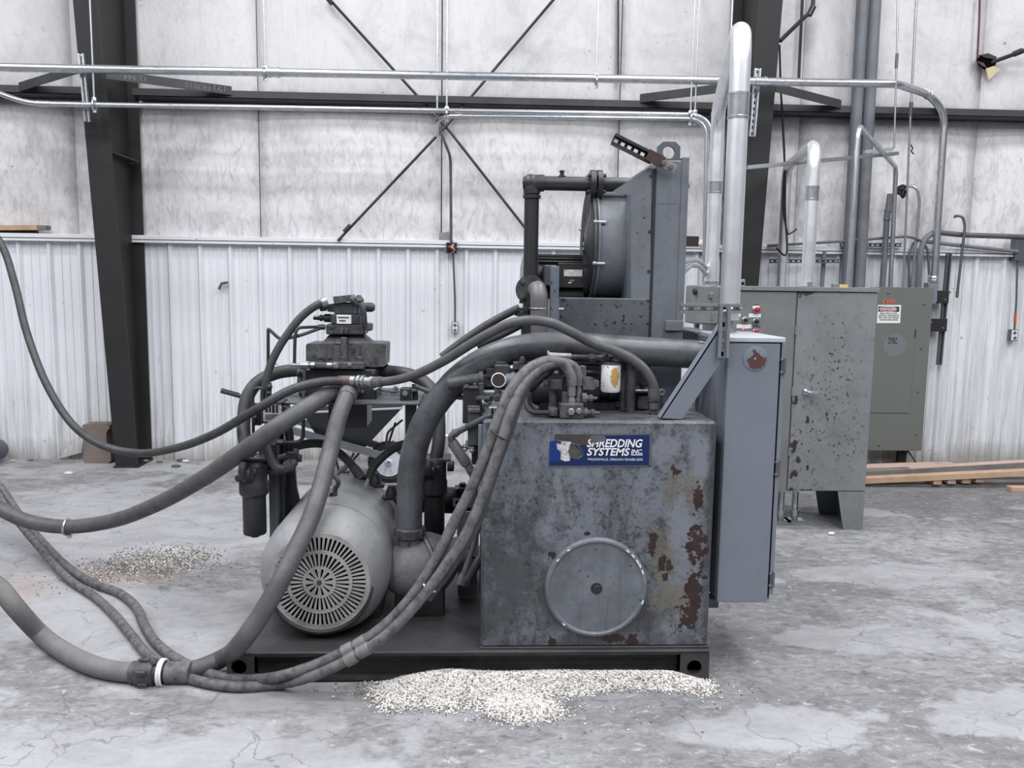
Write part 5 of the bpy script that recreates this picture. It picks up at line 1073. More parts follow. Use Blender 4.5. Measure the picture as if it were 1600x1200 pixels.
m = MB(); m.cyl(at(855, 556, 3.80), at(892, 558, 3.80), .018, 14); m.cyl(at(855, 555, 3.80), at(858, 555, 3.80), .022, 14); a_ = build('inlet_ferrule', m, M_fit, rf)
m = MB(); m.cyl(at(890, 558, 3.80), at(922, 559, 3.80), .013, 12); build('inlet_hose', m, M_blackl, rf)
m = MB(); m.cyl(at(920, 559, 3.80), at(929, 559.5, 3.80), .020, 6); m.cyl(at(929, 559.5, 3.80), at(940, 560, 3.80), .014, 10); build('hex_nut', m, M_grit, rf)
# gear pump behind the manifold
gp = thing('gear_pump', 'black round gear pump lying along the tank top behind the manifold', 'pump', at(900, 650, 3.86))
c = at(836, 618, 3.92); c.z = max(c.z, ZT+.09); L = at(975, 618, 3.92).x-c.x
m = MB(); m.lathe([(-.02, .03), (-.02, .06), (0, .075), (.05, .082), (.12, .075), (.13, .06), (L*.55, .06), (L*.56, .072), (L*.7, .072), (L*.71, .05), (L*.8, .05), (L*.82, .058), (L, .056), (L+.005, .03)], c, (1, 0, 0), 28); build('housing', m, M_black, gp)
m = MB(); m.box(c.x+.02, c.x+L-.05, 3.86, 3.98, ZT, ZT+.035, .004); build('foot', m, M_black, gp)
m = MB(); m.cyl(at(910, 580, 3.92), at(940, 581, 3.92), .009, 10); build('chrome_rod', m, M_galv, gp)
m = MB(); m.cyl(at(790, 567, 3.95), at(936, 570, 3.95), .006, 8); build('rear_line', m, M_black, gp)
# manifold block with hose ferrules
mf = thing('manifold_block', 'grey oily manifold block at the tank edge with hose fittings', 'manifold', at(893, 655, 3.60))
m = MB(); m.pbox(875, 631, 912, 654.5, 3.60, .09, .004); build('block', m, M_grit, mf)
for px, py, rr in ((892, 643, .017), (904, 642, .014)): m = MB(); m.hexb(at(px, py, 3.60), (0, -1, 0), rr, .016); build('plug', m, M_fit, mf)
for px, Y in ((893, 3.63), (904, 3.66)):
    m = MB(); m.tube([at(px, 615, Y), at(px, 621, Y), at(px, 624, Y), at(px, 632, Y)], [.014, .014, .018, .018], 8); build('elbow_fitting', m, M_fit, mf)
    m = MB(); m.cyl(at(px, 600, Y), at(px, 618, Y), .0185 if px < 900 else .015, 14); build('ferrule', m, M_fit, mf)
m = MB(); m.pbox(878, 612, 888, 632, 3.63, .05, .003); m.pbox(907, 597, 911, 632, 3.66, .06, .003); m.pbox(880, 588, 886, 612, 3.66, .05, .004); build('valve_body', m, M_grit, mf)
m = MB(); m.pbox(858, 592.5, 879, 610, 3.63, .06, .005); m.pbox(860, 594.5, 875, 608, 3.625, .006, .002); m.cyl(at(849, 599, 3.66), at(859, 599, 3.66), .016, 8); build('solenoid', m, M_blackl, mf)
m = MB(); m.pprism([(911, 590), (924, 590), (931, 594), (936, 595.5), (936, 604), (931, 606), (926, 609.5), (911, 608)], 3.64, .05); sq = build('connector_plug', m, M_grit, mf, flat=True); m = MB()
for k in range(3): m.pbox(929, 596+3*k, 936, 597.5+3*k, 3.636, .006, 0)
build('ridge', m, M_fit, sq, flat=True)
m = MB(); m.pbox(907, 572, 916, 591, 3.66, .05, .004); build('upper_block', m, M_grit, mf)
for py, x1 in ((622, 933), (645, 937)):
    m = MB(); q = at(909, py, 3.64); L = at(x1, py, 3.64).x-q.x; m.lathe([(0, .024), (L*.3, .024), (L*.32, .014), (L*.5, .014), (L*.52, .018), (L*.7, .017), (L*.72, .008), (L, .006)], q, (1, 0, 0), 10); build('adjuster', m, M_grit, mf)
m = MB(); m.tube(fillet(P3([(825, 585, 3.72), (821, 612, 3.70), (823, 645, 3.66), (862, 645, 3.64)]), .05), .012, 10); build('bent_tube', m, M_blackl, mf)
m = MB(); m.tube(fillet(P3([(830, 600, 3.74), (828, 632, 3.72), (840, 640, 3.7)]), .03), .009, 8); build('bent_tube', m, M_blackl, mf)
m = MB(); m.pbox(858, 637, 872, 652, 3.62, .06, .006); m.hexb(at(862, 645, 3.62), (0, -1, 0), .015, .01); m.cyl(at(864, 608, 3.68), at(864, 638, 3.68), .018, 10); build('corner_fitting', m, M_grit, mf)
m = MB(); m.tube(catmull(P3([(880, 574, 3.70), (866, 574, 3.69), (858, 582, 3.68), (846, 592, 3.70), (828, 610, 3.74)]), 6), .015, 10); build('jumper_hose', m, M_black, mf)
# breather and level plate right of the filter
br = thing('filler_breather', 'flat filler plate with black cap on the tank top right of the elbow', 'breather', at(1015, 640, 3.86))
m = MB(); m.pbox(992, 609, 1034, 613.5, 3.84, .12, .003); build('plate', m, M_fit, br); m = MB(); m.pbox(994, 614, 1036, 646, 3.9, .1, .004); build('body', m, M_blackl, br); m = MB(); q = at(1004, 609, 3.86); m.lathe([(0, .015), (.02, .013), (.025, .022), (.034, .022)], q, (0, 0, 1), 14); build('cap', m, M_black, br)
m = MB(); m.pbox(996, 619, 1013, 640, 3.86, .04, .004); build('inner_block', m, M_grit, br); m = MB(); m.torus(at(1034, 613, 3.84), (0, 1, 0), .012, .004, 14, 6); build('ring', m, M_fit, br)
# gauge and left valves
gg = thing('pressure_gauge', 'round dark pressure gauge with pale rim left of the weathered hoses', 'gauge', at(777, 628, 3.70))
c = at(779, 594, 3.68); r = 11.2/1300*3.68
m = MB(); m.lathe([(0, r), (.03, r)], c, (0, 1, 0), 32); build('case', m, M_black, gg); m = MB(); m.torus(c, (0, 1, 0), r-.001, .0026, 40, 8); build('rim', m, M_paper, gg)
m = MB(); m.lathe([(-.002, r-.003), (.002, r-.003)], c, (0, 1, 0), 32); build('dial', m, plain('brown_dial', C(66, 58, 54), .3), gg)
m = MB(); m.cyl(at(777, 605, 3.70), at(777, 627, 3.70), .014, 8); m.hexb(at(777, 621, 3.685), (0, -1, 0), .018, .012); m.cyl(at(772, 610, 3.7), at(784, 610, 3.7), .011, 6); m.cyl(at(772, 613, 3.7), at(774, 613, 3.7), .016, 6); build('stem', m, M_blackl, gg)
vl_ = thing('directional_valve', 'black stacked valves at the left rear edge of the tank top', 'valve', at(745, 655, 3.78))
m = MB(); m.pbox(723, 606, 748, 662, 3.80, .12, .004); build('left_body', m, M_black, vl_); m = MB(); m.pbox(724, 604, 747, 608, 3.79, .13, .003); m.hexb(at(729, 604, 3.82), (0, 0, 1), .010, .01); m.hexb(at(742, 603, 3.82), (0, 0, 1), .010, .014); build('top_plate', m, M_blackl, vl_)
m = MB(); m.pbox(747, 598, 756, 660, 3.82, .1, .004); m.pbox(738, 585, 800, 606, 3.86, .1, .006); m.pbox(772, 570, 797, 588, 3.82, .08, .006); m.hexb(at(783, 569, 3.86), (0, 0, 1), .03, .014); m.pbox(760, 576, 774, 590, 3.84, .08, .004); build('rear_body', m, M_blackl, vl_)
m = MB(); q = at(803, 594, 3.82); m.ball(q, .040, 16, (.8, .9, 1)); m.lathe([(-.04, .03), (.0, .036)], q, (1, 0, 0), 14); build('round_cap', m, M_grey, vl_)
m = MB(); m.cyl(at(754, 614, 3.90), at(800, 614, 3.90), .030, 16); build('chrome_cylinder', m, M_galv, vl_); m = MB(); m.cyl(at(755, 631, 3.76), at(768, 631, 3.76), .014, 12); m.lathe([(0, .02), (.01, .02)], at(753, 630, 3.76), (1, 0, 0), 12); build('chrome_spool', m, M_fit, vl_)
m = MB(); m.pbox(802, 566, 813, 578, 3.80, .06, .004); m.pbox(795, 577, 813, 600, 3.84, .06, .006); m.ball(at(816, 565, 3.8), .02, 10, (.8, .8, 1.3)); m.cyl(at(816, 570, 3.8), at(816, 583, 3.8), .016, 10); build('right_body', m, M_grit, vl_)
m = MB(); m.cyl(at(700, 600, 3.86), at(752, 592, 3.86), .030, 14); m.cyl(at(750, 592, 3.86), at(756, 591, 3.86), .036, 14); build('inlet', m, M_blackl, vl_)
v2 = thing('pilot_valve', 'dark pilot valve hanging on the left side of the tank', 'valve', at(741, 700, 3.62))
m = MB(); m.pbox(731, 643, 749, 697, 3.62, .1, .005); build('body', m, M_blackl, v2); m = MB(); m.pbox(731, 639, 750, 645, 3.61, .11, .003)
for k in range(3): m.hexb(at(734+6*k, 639, 3.64), (0, 0, 1), .010, .014)
build('cap', m, M_grit, v2); m = MB(); m.pbox(737, 696, 747, 726, 3.64, .06, .004); build('lower_body', m, M_black, v2)
m = MB(); m.pbox(727, 690, 734, 699, 3.63, .04, .003); m.torus(at(726, 700, 3.64), (0, 1, 0), .012, .005, 14, 6); m.cyl(at(724, 697, 3.64), at(740, 700, 3.64), .009, 8); m.ball(at(738, 704, 3.63), .014, 8); build('lever', m, M_fit, v2)
m = MB(); m.pbox(747, 664, 752.5, 770, 3.575, .02, .002); o = build('edge_bar', m, worn('chipped_blue_grey_strip', C(112, 124, 140), C(70, 72, 76), .5, 9, .5)); tag(o, 'narrow blue grey vertical bar at the left edge of the tank', 'bar')
ep = thing('elbowed_line', 'ribbed dark pipe with elbow and sleeve left of the tank', 'pipe', at(706, 684, 3.62))
m = MB(); a_, b_ = at(769, 648, 3.60), at(713, 676, 3.62); m.cyl(a_, b_, .0135, 12)
for k in range(14): q = a_+(b_-a_)*(.12+.045*k); m.lathe([(-.003, .0135), (-.002, .017), (.002, .017), (.003, .0135)], q, b_-a_, 12)
build('ribbed_tube', m, M_blackl, ep)
m = MB(); m.tube(fillet(P3([(716, 674, 3.62), (704, 682, 3.62), (708, 694, 3.62)]), .025), .017, 12); m.cyl(at(712, 676, 3.62), at(709, 678, 3.62), .021, 8); build('elbow', m, M_grit, ep)
m = MB(); m.lathe([(0, .022), (.006, .024), (.12, .024), (.125, .018), (.15, .018), (.152, .021), (.17, .021)], at(706, 690, 3.62), at(738, 738, 3.62)-at(706, 690, 3.62), 14); build('sleeve', m, M_grit, ep)
m = MB(); m.tube(catmull(P3([(733, 732, 3.62), (741, 748, 3.62), (743, 770, 3.63), (735, 790, 3.66)]), 6), .017, 12); build('lower_hose', m, M_blackl, ep)
fb_ = thing('fitting_block', 'shiny zinc fitting with two slots at the left tank corner', 'fitting', at(770, 652, 3.58)); m = MB(); m.pbox(764, 636, 782, 651, 3.59, .06, .005); build('body', m, M_fit, fb_)
m = MB(); m.pbox(768, 638, 770.5, 647, 3.587, .006, .001); m.pbox(774, 638, 776.5, 647, 3.587, .006, .001); build('slot', m, M_void, fb_); m = MB(); m.pbox(762, 650, 784, 655, 3.6, .08, .003); build('gasket', m, M_black, fb_)
# rear suction line with label, behind filter two
sl_ = thing('strainer_pipe', 'dark horizontal strainer pipe behind the second pressure filter', 'pipe', at(680, 800, 4.62)); m = MB(); m.cyl(at(606, 778, 4.62), at(772, 784, 4.62), .075, 24); build('tube', m, M_black, sl_)
m = MB(); m.lathe([(-.03, .075), (-.03, .088), (.03, .088), (.03, .075)], at(722, 782, 4.62), (1, 0, 0), 24); build('flange', m, M_black, sl_); m = MB(); q = at(716, 785, 4.53); m.box(q.x-.03, q.x+.07, 4.53, 4.535, q.z-.024, q.z+.024); lb_ = build('label', m, M_paper, sl_, label='torn white label', flat=True); m = MB(); m.box(q.x-.015, q.x+.035, 4.527, 4.531, q.z-.008, q.z+.010); build('print', m, M_ink, lb_, flat=True)
m = MB(); q = at(723, 761, 4.55); m.box(q.x-.028, q.x+.028, 4.5, 4.6, q.z-.02, q.z+.005, .004); m.box(q.x-.045, q.x+.045, 4.5, 4.6, q.z-.006, q.z, .001); m.hexb(q+Vector((0, 0, .005)), (0, 0, 1), .02, .02); m.cyl(q-Vector((0, 0, .08)), q, .02, 8); build('clamp', m, M_black, sl_)
m = MB(); m.pprism([(716, 800), (712, 870), (748, 874), (748, 800)], 4.2, .02); m.box(at(716, 840, 4.2).x, at(746, 840, 4.2).x, 4.2, 4.5, zt_sk, at(716, 870, 4.2).z); o = build('side_bracket', m, M_greyd, flat=True); tag(o, 'shadowed grey bracket plate left of the tank behind the hoses', 'bracket')
m = MB(); m.hexb(at(726, 863, 4.2), (0, -1, 0), .014, .012); build('bolt', m, M_fit, o)
m = MB(); m.tube(P3([(750, 795, 3.72), (748, 822, 3.72), (738, 860, 3.70), (722, 902, 3.66)]), .0125, 10); m.cyl(at(724, 897, 3.665), at(719, 914, 3.65), .021, 6); o = build('drain_hose', m, M_blackl); tag(o, 'short dark drain hose with nut hanging beside the tank', 'hose')
m = MB(); m.tube(P3([(750, 872, 3.9), (742, 886, 3.85), (728, 912, 3.75)]), .022, 10); o = build('lever_bar', m, M_black); tag(o, 'black bar behind the drain hose at the tank foot', 'bar')

# ---------------------------------------------------------------- front control box, brace and strut
YX = 3.62
cx = thing('control_box', 'narrow blue grey control box with hinged door right of the tank', 'electrical box', (at(1170, 940, YX).x, YX, at(1170, 940, YX).z))
bx0 = (at(1139, 530, YX).x+at(1118, 940, YX).x)/2; bx1 = (at(1223, 535, YX).x+at(1203, 940, YX).x)/2; bz0, bz1 = at(1160, 941, YX).z, at(1180, 529, YX).z
m = MB(); m.box(bx0, bx1+.006, YX+.02, YX+.5, bz0+.004, bz1, .004); build('body', m, M_box, cx)
m = MB(); m.box(bx0-.002, bx1+.010, YX-.004, YX+.5, bz1-.016, bz1+.006, .003); build('lid', m, worn('box_top_painted_sheen', C(176, 180, 188), C(140, 145, 152), .4, 5, .35), cx)  # lid colour is paler than the box, with reflected light put into it
m = MB(); m.box(bx0+.002, bx1-.010, YX, YX+.022, bz0, bz1-.022, .004); dr = build('door', m, M_box, cx)
m = MB(); m.box(bx1-.010, bx1-.003, YX+.006, YX+.02, bz0+.02, bz1-.03); build('door_gap', m, M_void, cx, flat=True)
m = MB(); m.box(bx1-.003, bx1+.016, YX+.004, YX+.03, bz0+.035, bz1-.022, .003); build('side_channel', m, M_box, cx)
for py in (572, 732, 906):
    m = MB(); q = at(1214 if py < 900 else 1205, py, YX); z = q.z
    for k in (-1, 1): m.box(bx1-.008, bx1+.018, YX-.006, YX+.012, z+k*.028-.006, z+k*.028+.006, .002)
    m.cyl((bx1+.010, YX-.002, z-.034), (bx1+.010, YX-.002, z+.034), .007, 10); m.box(bx1-.004, bx1+.004, YX-.004, YX+.01, z-.028, z+.028, .001); build('hinge', m, M_galvd, dr, label='small steel hinge')
c = at(1180, 560, YX); rp_ = 20/1300*YX
m = MB(); m.lathe([(0, rp_), (.003, rp_), (.004, rp_-.003)], (c.x, YX, c.z), (0, -1, 0), 40); kp = build('blanking_plate', m, M_box, dr, label='round plate with flaked paint')
m = MB(); poly_ = [(1177, 545.5), (1179, 547), (1180.5, 546), (1182, 550), (1186, 552), (1189, 557), (1191, 556), (1192.5, 559.5), (1199, 557.5), (1197, 561), (1197.5, 565), (1195, 567), (1195.5, 571), (1191, 572.5), (1189, 576), (1184, 575.5), (1180, 577.5), (1175, 576), (1170.5, 573.5), (1171, 569), (1168.5, 567.5), (1169.5, 565), (1165.5, 563.5), (1169, 562.5), (1168, 560), (1172, 560), (1173.5, 557), (1177.5, 555), (1177, 550), (1175.5, 548)]
m.pprism(poly_, YX-.0046, .001); build('bare_patch', m, M_rustc, kp, flat=True); m = MB(); m.lathe([(0, .006), (.003, .004)], at(1180, 561, YX-.005), (0, -1, 0), 10); build('screw', m, M_galv, kp)
m = MB(); m.box(tx1, bx0+.03, YX+.06, YX+.14, at(1117, 950, YX+.06).z, at(1117, 936, YX+.06).z, .002); build('mounting_bracket', m, M_greyd, cx)
m = MB(); m.box(tx1-.0, bx0+.01, YX+.32, YX+.40, bz0+.25, bz0+.33, .002); build('mounting_bracket', m, M_greyd, cx)
m = MB(); q = at(1148, 516, 3.9); m.cyl((base.x, 3.98, bz1), (base.x, 3.98, base.z+.01), .022, 14); m.lathe([(0, .04), (.012, .04)], (base.x, 3.98, bz1), (0, 0, 1), 14); build('pipe_connector', m, M_galv, cx)
tr = thing('cable_trough', 'dark cable trough running back from the control box to the cooler', 'trough', (bx0, 4.15, bz1-.2))
m = MB(); m.box(bx0, bx0+.09, YX+.5, 4.62, bz1-.20, bz1-.012, .004); build('trough', m, M_greyd, tr); m = MB(); m.box(bx0-.015, bx0+.09, YX+.5, 4.62, bz1-.012, bz1, .002); build('lid', m, M_grey, tr)
m = MB(); m.pbox(1040, 501, 1068, 517, YO-.012, .03, .002); build('end_bracket', m, M_grey, tr)
# diagonal brace, strut and pipe clamp
bs_ = thing('diagonal_brace', 'flat grey diagonal brace from the tank edge up to the silver pipe', 'brace', at(1055, 652, 3.60))
m = MB(); m.pprism([(1032, 653), (1066, 655), (1140, 545), (1134, 500), (1126, 508)], 3.585, .006); build('flat_bar', m, M_box, bs_, flat=True)
a1, b1, a2, b2_ = at(1032, 653, 3.585), at(1129, 505, 3.585), at(1032, 653, 3.64), at(1129, 505, 3.64); m = MB(); m.add([a1, b1, Vector((b1.x, 3.65, b1.z)), Vector((a1.x, 3.65, a1.z)), a1+Vector((.006, 0, -.002)), b1+Vector((.006, 0, -.002)), Vector((b1.x+.006, 3.65, b1.z-.002)), Vector((a1.x+.006, 3.65, a1.z-.002))], [(0, 1, 2, 3), (7, 6, 5, 4), (0, 4, 5, 1), (1, 5, 6, 2), (2, 6, 7, 3), (3, 7, 4, 0)]); build('flange', m, M_box, bs_, flat=True)
st1 = at(1134, 475, 3.56); sb = at(1129, 559, 3.56); sb.x = (st1.x+sb.x)/2; st1.x = sb.x
pst = thing('upright_strut', 'bright galvanised upright strut bolted to the brace in front of the silver pipe', 'strut', sb)
m = MB(); w_ = 8.5/1300*3.56; m.box(sb.x-w_, sb.x+w_, 3.572, 3.578, sb.z, st1.z); m.box(sb.x-w_, sb.x-w_+.012, 3.552, 3.578, sb.z, st1.z); m.box(sb.x+w_-.012, sb.x+w_, 3.552, 3.578, sb.z, st1.z); build('channel', m, M_galv, pst, flat=True)
for py in (488, 522, 540):
    m = MB(); q = at(1132, py, 3.572); m.hexb((sb.x, 3.572, q.z), (0, -1, 0), .010, .012); m.lathe([(0, .015), (.002, .015)], (sb.x, 3.572, q.z), (0, -1, 0), 16); build('bolt', m, M_chrome, pst)
for py in (483, 507, 553): m = MB(); q = at(1132, py, 3.572); m.box(sb.x-.005, sb.x+.005, 3.5705, 3.573, q.z-.010, q.z+.010); build('slot', m, M_void, pst, flat=True)
strut('perforated horizontal strut from the cooler to the silver pipe', at(1062, 482, 3.86), at(1158, 482, 3.86), None, .042, M_galv)
pcp = thing('pipe_clamp', 'rounded steel pipe clamp gripping the tall silver pipe', 'clamp', at(1140, 490, 3.9)); m = MB(); m.torus((base.x, 3.98, at(1140, 482, 3.98).z), (0, 0, 1), .052, .010, 28, 6); m.pbox(1146, 477, 1158, 488, 3.88, .04, .006); build('band', m, M_galv, pcp); m = MB(); m.hexb(at(1154, 484, 3.88), (0, -1, 0), .012, .012); build('bolt', m, M_fit, pcp)

M_zinc = worn('weathered_zinc', C(124, 124, 124), C(76, 75, 74), .7, 30, .5, .2)
# ---------------------------------------------------------------- hoses
def F(px, py, r, lift=0.0): return onz(px, py, r+lift)
def hose(label, pts, r, mat=None, ferr=(), n=14, group=None, k=9):
    P = [at(*p) if len(p) == 3 and not isinstance(p, Vector) else Vector(p) for p in pts]; t = thing('hydraulic_hose', label, 'hose', P[0], group)
    m = MB(); S = catmull(P, k); m.tube(S, r, n); build('rubber', m, mat or M_hose, t)
    for (a, b, rr_, mt, nm) in ferr:
        A, B = at(*a), at(*b); m = MB(); L = (B-A).length; m.lathe([(0, r), (0, rr_), (L*.1, rr_*1.02), (L*.9, rr_*1.02), (L, rr_), (L, r)], A, B-A, 16); build(nm, m, mt, t)
    return t
h1 = hose('long dark hose sagging from the upper left edge to the valve stack', [(-420, -160, 6.4), (-200, 110, 5.9), (-40, 330, 5.5), (2, 382, 5.4), (22, 440, 5.3), (42, 520, 5.2), (75, 605, 5.05), (115, 665, 4.95), (160, 696, 4.85), (215, 708, 4.75), (275, 700, 4.55), (335, 678, 4.30), (400, 640, 4.06), (455, 609, 4.06), (500, 597, 4.1), (535, 595, 4.16)], .0225, M_hosed, [((529, 595.3, 4.165), (549, 595, 4.155), .026, worn('rusty_ferrule', C(92, 76, 72), C(60, 56, 54), .6, 20, .5), 'ferrule')])
jf = thing('hose_coupling', 'shiny coupling joining two hoses in front of the valve stack', 'coupling', at(565, 596, 4.15)); m = MB(); q0, q1 = at(548, 595, 4.155), at(584, 597, 4.12); L = (q1-q0).length
m.lathe([(0, .018), (L*.02, .026), (L*.22, .026), (L*.24, .018), (L*.3, .018), (L*.32, .032), (L*.42, .032), (L*.44, .022), (L*.5, .022), (L*.52, .032), (L*.6, .032), (L*.62, .024), (L*.82, .024), (L*.84, .029), (L, .029)], q0, q1-q0, 12); build('body', m, M_fit, jf)
hose('grey hose arching from the coupling over the suction pipe down to the tank top', [(580, 597, 4.12), (612, 595, 4.08), (650, 585, 4.0), (695, 563, 3.90), (735, 538, 3.82), (770, 518, 3.76), (800, 505, 3.72), (830, 500.5, 3.70), (862, 505, 3.70), (895, 520, 3.72), (925, 536, 3.74), (965, 550, 3.75), (990, 563, 3.75), (1009, 580, 3.75), (1020, 601, 3.75), (1022, 620, 3.75)], .0225, M_hose, [((1021, 607, 3.75), (1022, 627, 3.75), .026, M_grit, 'ferrule'), ((582, 597, 4.118), (597, 596.5, 4.10), .026, M_hosel, 'ferrule')])
m = MB(); q = at(1022, 627, 3.75); m.lathe([(0, .018), (.006, .025), (.035, .025), (.04, .014), (.06, .014), (.062, .03), (.075, .03)], q, (0, 0, -1), 6); m.cyl(q-Vector((0, 0, .07)), Vector((q.x, q.y, ZT)), .02, 10); o = build('hose_nut', m, M_grit); tag(o, 'hex nut fitting under the arched hose on the tank top', 'fitting')
h3 = hose('thick grey hose sagging from the left edge up to the left manifold port', [(-420, 470, 5.8), (-200, 660, 5.45), (-60, 762, 5.2), (0, 795, 5.1), (45, 815, 5.05), (105, 823, 5.0), (170, 815, 4.92), (240, 790, 4.62), (310, 752, 4.34), (380, 705, 4.02), (440, 662, 3.96), (490, 630, 4.06), (527, 606, 4.24)], .043, M_hose, [((514, 614.5, 4.17), (526, 606.5, 4.235), .046, M_hosel, 'ferrule')], 18)
m = MB(); q = h3; c = at(104, 823, 5.0); m.torus(c, at(112, 823, 5.0)-at(96, 822, 5.0), .047, .008, 28, 6); m.box(c.x+.005, c.x+.03, c.y-.02, c.y+.01, c.z-.066, c.z-.045, .003); build('band_clamp', m, M_galv, h3, label='bright band clamp')
h4 = hose('thick grey hose dropping from the right manifold port past the motor to the floor coupling', [(549, 603, 4.22), (541, 620, 4.12), (530, 650, 4.04), (517, 700, 3.94), (504, 752, 3.80), (487, 806, 3.66), (462, 860, 3.55), (436, 912, 3.47), (408, 960, 3.44), (380, 1000, 3.42), F(345, 1030, .045, .02), F(305, 1046, .043), F(262, 1050, .043), F(240, 1051, .043)], .041, M_hose, [((549.5, 602, 4.22), (541, 622, 4.115), .046, M_hosel, 'ferrule')], 18)
h8 = hose('thick dusty hose curving along the floor from the left edge to the coupling', [(-420, 600, 4.9), (-220, 770, 4.4), (-70, 878, 4.0), (-5, 915, 3.90), (25, 950, 3.86), F(62, 990, .043, .01), F(110, 1024, .043), F(155, 1043, .043), F(195, 1050, .043), F(228, 1051, .043)], .043, worn('pale_dusty_hose', C(116, 115, 116), C(82, 81, 82), .5, 7, .7, spec=.2), [], 18)
cf = thing('floor_coupling', 'dark clamped hose coupling lying on the floor at lower left', 'coupling', F(232, 1051, 0)); c = F(232, 1051, .045); d = (F(262, 1050, .043)-F(195, 1050, .043)).normalized()
m = MB(); m.lathe([(-.075, .043), (-.07, .050), (-.05, .050), (-.045, .060), (.03, .060), (.035, .050), (.05, .050), (.05, .043)], c, d, 16); build('body', m, M_blackl, cf)
m = MB()
for k in range(6): t = 2*PI*k/6+.4; q = c+Vector((d.x*-.01, d.y*-.01-math.cos(t)*.058, math.sin(t)*.058)); m.box(q.x-.02, q.x+.022, q.y-.012, q.y+.012, q.z-.012, q.z+.012, .004)
build('lug', m, M_blackl, cf); m = MB()
for k in (0, .012): m.torus(c+d*(.055+k), d, .056, .006, 26, 6)
build('wire_band', m, M_paper, cf, label='white wire band'); m = MB(); m.lathe([(0, .043), (.0, .048), (.10, .048), (.105, .044)], c+d*.08, d, 18); build('ferrule', m, M_hosel, cf); m = MB(); m.hexb(c+Vector((.03, -.02, .05)), (0, 0, 1), .014, .02); build('bolt', m, M_grit, cf)
h5 = hose('weathered hose of the tied pair, uppermost on the floor and inner at the tank', [(-420, 440, 7.0), (-220, 570, 6.5), (-60, 700, 6.1), (-2, 757, 5.85), (28, 800, 5.6), (62, 842, 5.3), F(108, 888, .03), F(150, 913, .024), F(185, 926, .024), F(212, 948, .024), F(226, 978, .024), F(245, 1006, .024), F(280, 1032, .024), F(330, 1054, .024), F(385, 1062, .024), (440, 1056, 3.44), (500, 1036, 3.43), (550, 1012, 3.42), (600, 978, 3.42), (645, 930, 3.42), (682, 872, 3.42), (710, 815, 3.43), (738, 760, 3.44), (762, 700, 3.45), (780, 650, 3.47), (800, 607, 3.50), (830, 574, 3.55), (858, 564, 3.60), (880, 569, 3.63), (892, 588, 3.63), (893, 602, 3.63)], .0235, M_hosel, [((536, 1019, 3.42), (552, 1011, 3.42), .028, M_zinc, 'ferrule'), ((556, 1009, 3.42), (572, 999, 3.42), .027, M_zinc, 'ferrule')], 14)
h6 = hose('weathered hose of the tied pair, nearer the camera along the floor and tank', [(-420, 470, 6.9), (-220, 600, 6.4), (-60, 722, 6.0), (-2, 778, 5.7), (30, 818, 5.45), (62, 856, 5.2), F(108, 905, .03), F(150, 934, .024), F(180, 962, .024), F(205, 992, .024), F(228, 1020, .024), F(262, 1046, .024), F(310, 1064, .024), F(370, 1073, .024), F(430, 1070, .024), (490, 1056, 3.40), (545, 1030, 3.39), (600, 995, 3.38), (650, 945, 3.38), (692, 890, 3.38), (725, 840, 3.39), (748, 790, 3.41), (768, 735, 3.42), (786, 680, 3.44), (802, 632, 3.47), (822, 596, 3.52), (850, 572, 3.58), (878, 566, 3.64), (898, 575, 3.66), (904, 592, 3.66), (904, 602, 3.66)], .0225, M_hosel, [((541, 1033, 3.39), (557, 1024, 3.388), .028, M_zinc, 'ferrule'), ((560, 1021, 3.388), (578, 1011, 3.385), .027, M_zinc, 'ferrule')], 14)
for a, b, Y, lab in (((664, 917), (0, 0), 3.39, 'pale tie around the hose pair beside the motor'), ((776, 678), (0, 0), 3.44, 'dark tie around the hose pair at the tank corner')):
    m = MB(); c = at(*a, Y); d = at(a[0]+20, a[1]-30, Y)-c; m.torus(c+Vector((.018 if a[0] < 700 else .01, .01, -.006)), d, .040 if a[0] > 700 else .028, .004, 26, 6); o = build('hose_tie', m, M_paper if a[0] < 700 else M_rope); tag(o, lab, 'tie')
hose('dark third hose hanging behind the weathered pair at the tank corner', [(885, 575, 3.68), (862, 572, 3.66), (835, 588, 3.6), (812, 625, 3.53), (796, 672, 3.49), (778, 720, 3.47), (760, 775, 3.45), (742, 825, 3.43), (722, 858, 3.42), (700, 893, 3.42), (668, 935, 3.42)], .020, M_hosed)
m = MB(); q = [Vector((p.x, p.y-.021, p.z)) for p in P3([(782, 675, 3.42), (775, 705, 3.415), (768, 737, 3.405), (758, 765, 3.40)])]; 
hose('dark thick hose looping from the valve stack to the left filter', [(500, 577, 4.42), (470, 578, 4.42), (432, 583, 4.40), (402, 598, 4.36), (386, 622, 4.32), (381, 655, 4.28), (383, 692, 4.20), (392, 718, 4.14)], .034, M_hosed, k=10)
hose('dark thick hose running right from the valve stack down to the second filter', [(585, 580, 4.50), (615, 581, 4.50), (645, 587, 4.46), (668, 601, 4.42), (682, 625, 4.36), (686, 660, 4.32), (685, 695, 4.28), (681, 718, 4.26)], .034, M_hosed, k=10)
m = MB(); m.cyl(at(590, 580, 4.5), at(606, 581, 4.5), .042, 18); o = build('hose_collar', m, M_black); tag(o, 'black collar on the hose right of the valve stack', 'fitting')
hose('dark hose arching from the top of the valve stack down to the left post', [(512, 472, 4.34), (497, 476, 4.33), (473, 493, 4.32), (448, 524, 4.30), (428, 558, 4.28), (417, 590, 4.26), (413, 620, 4.25), (415, 636, 4.22)], .021, M_hosed, [((512, 471, 4.34), (503, 474, 4.335), .027, M_fit, 'ferrule')])
hose('thin dark hose from the relief valve right to the tank valves', [(650, 604, 4.24), (672, 612, 4.2), (705, 619, 4.0), (735, 622, 3.85), (768, 623, 3.72)], .0125, M_blackl)
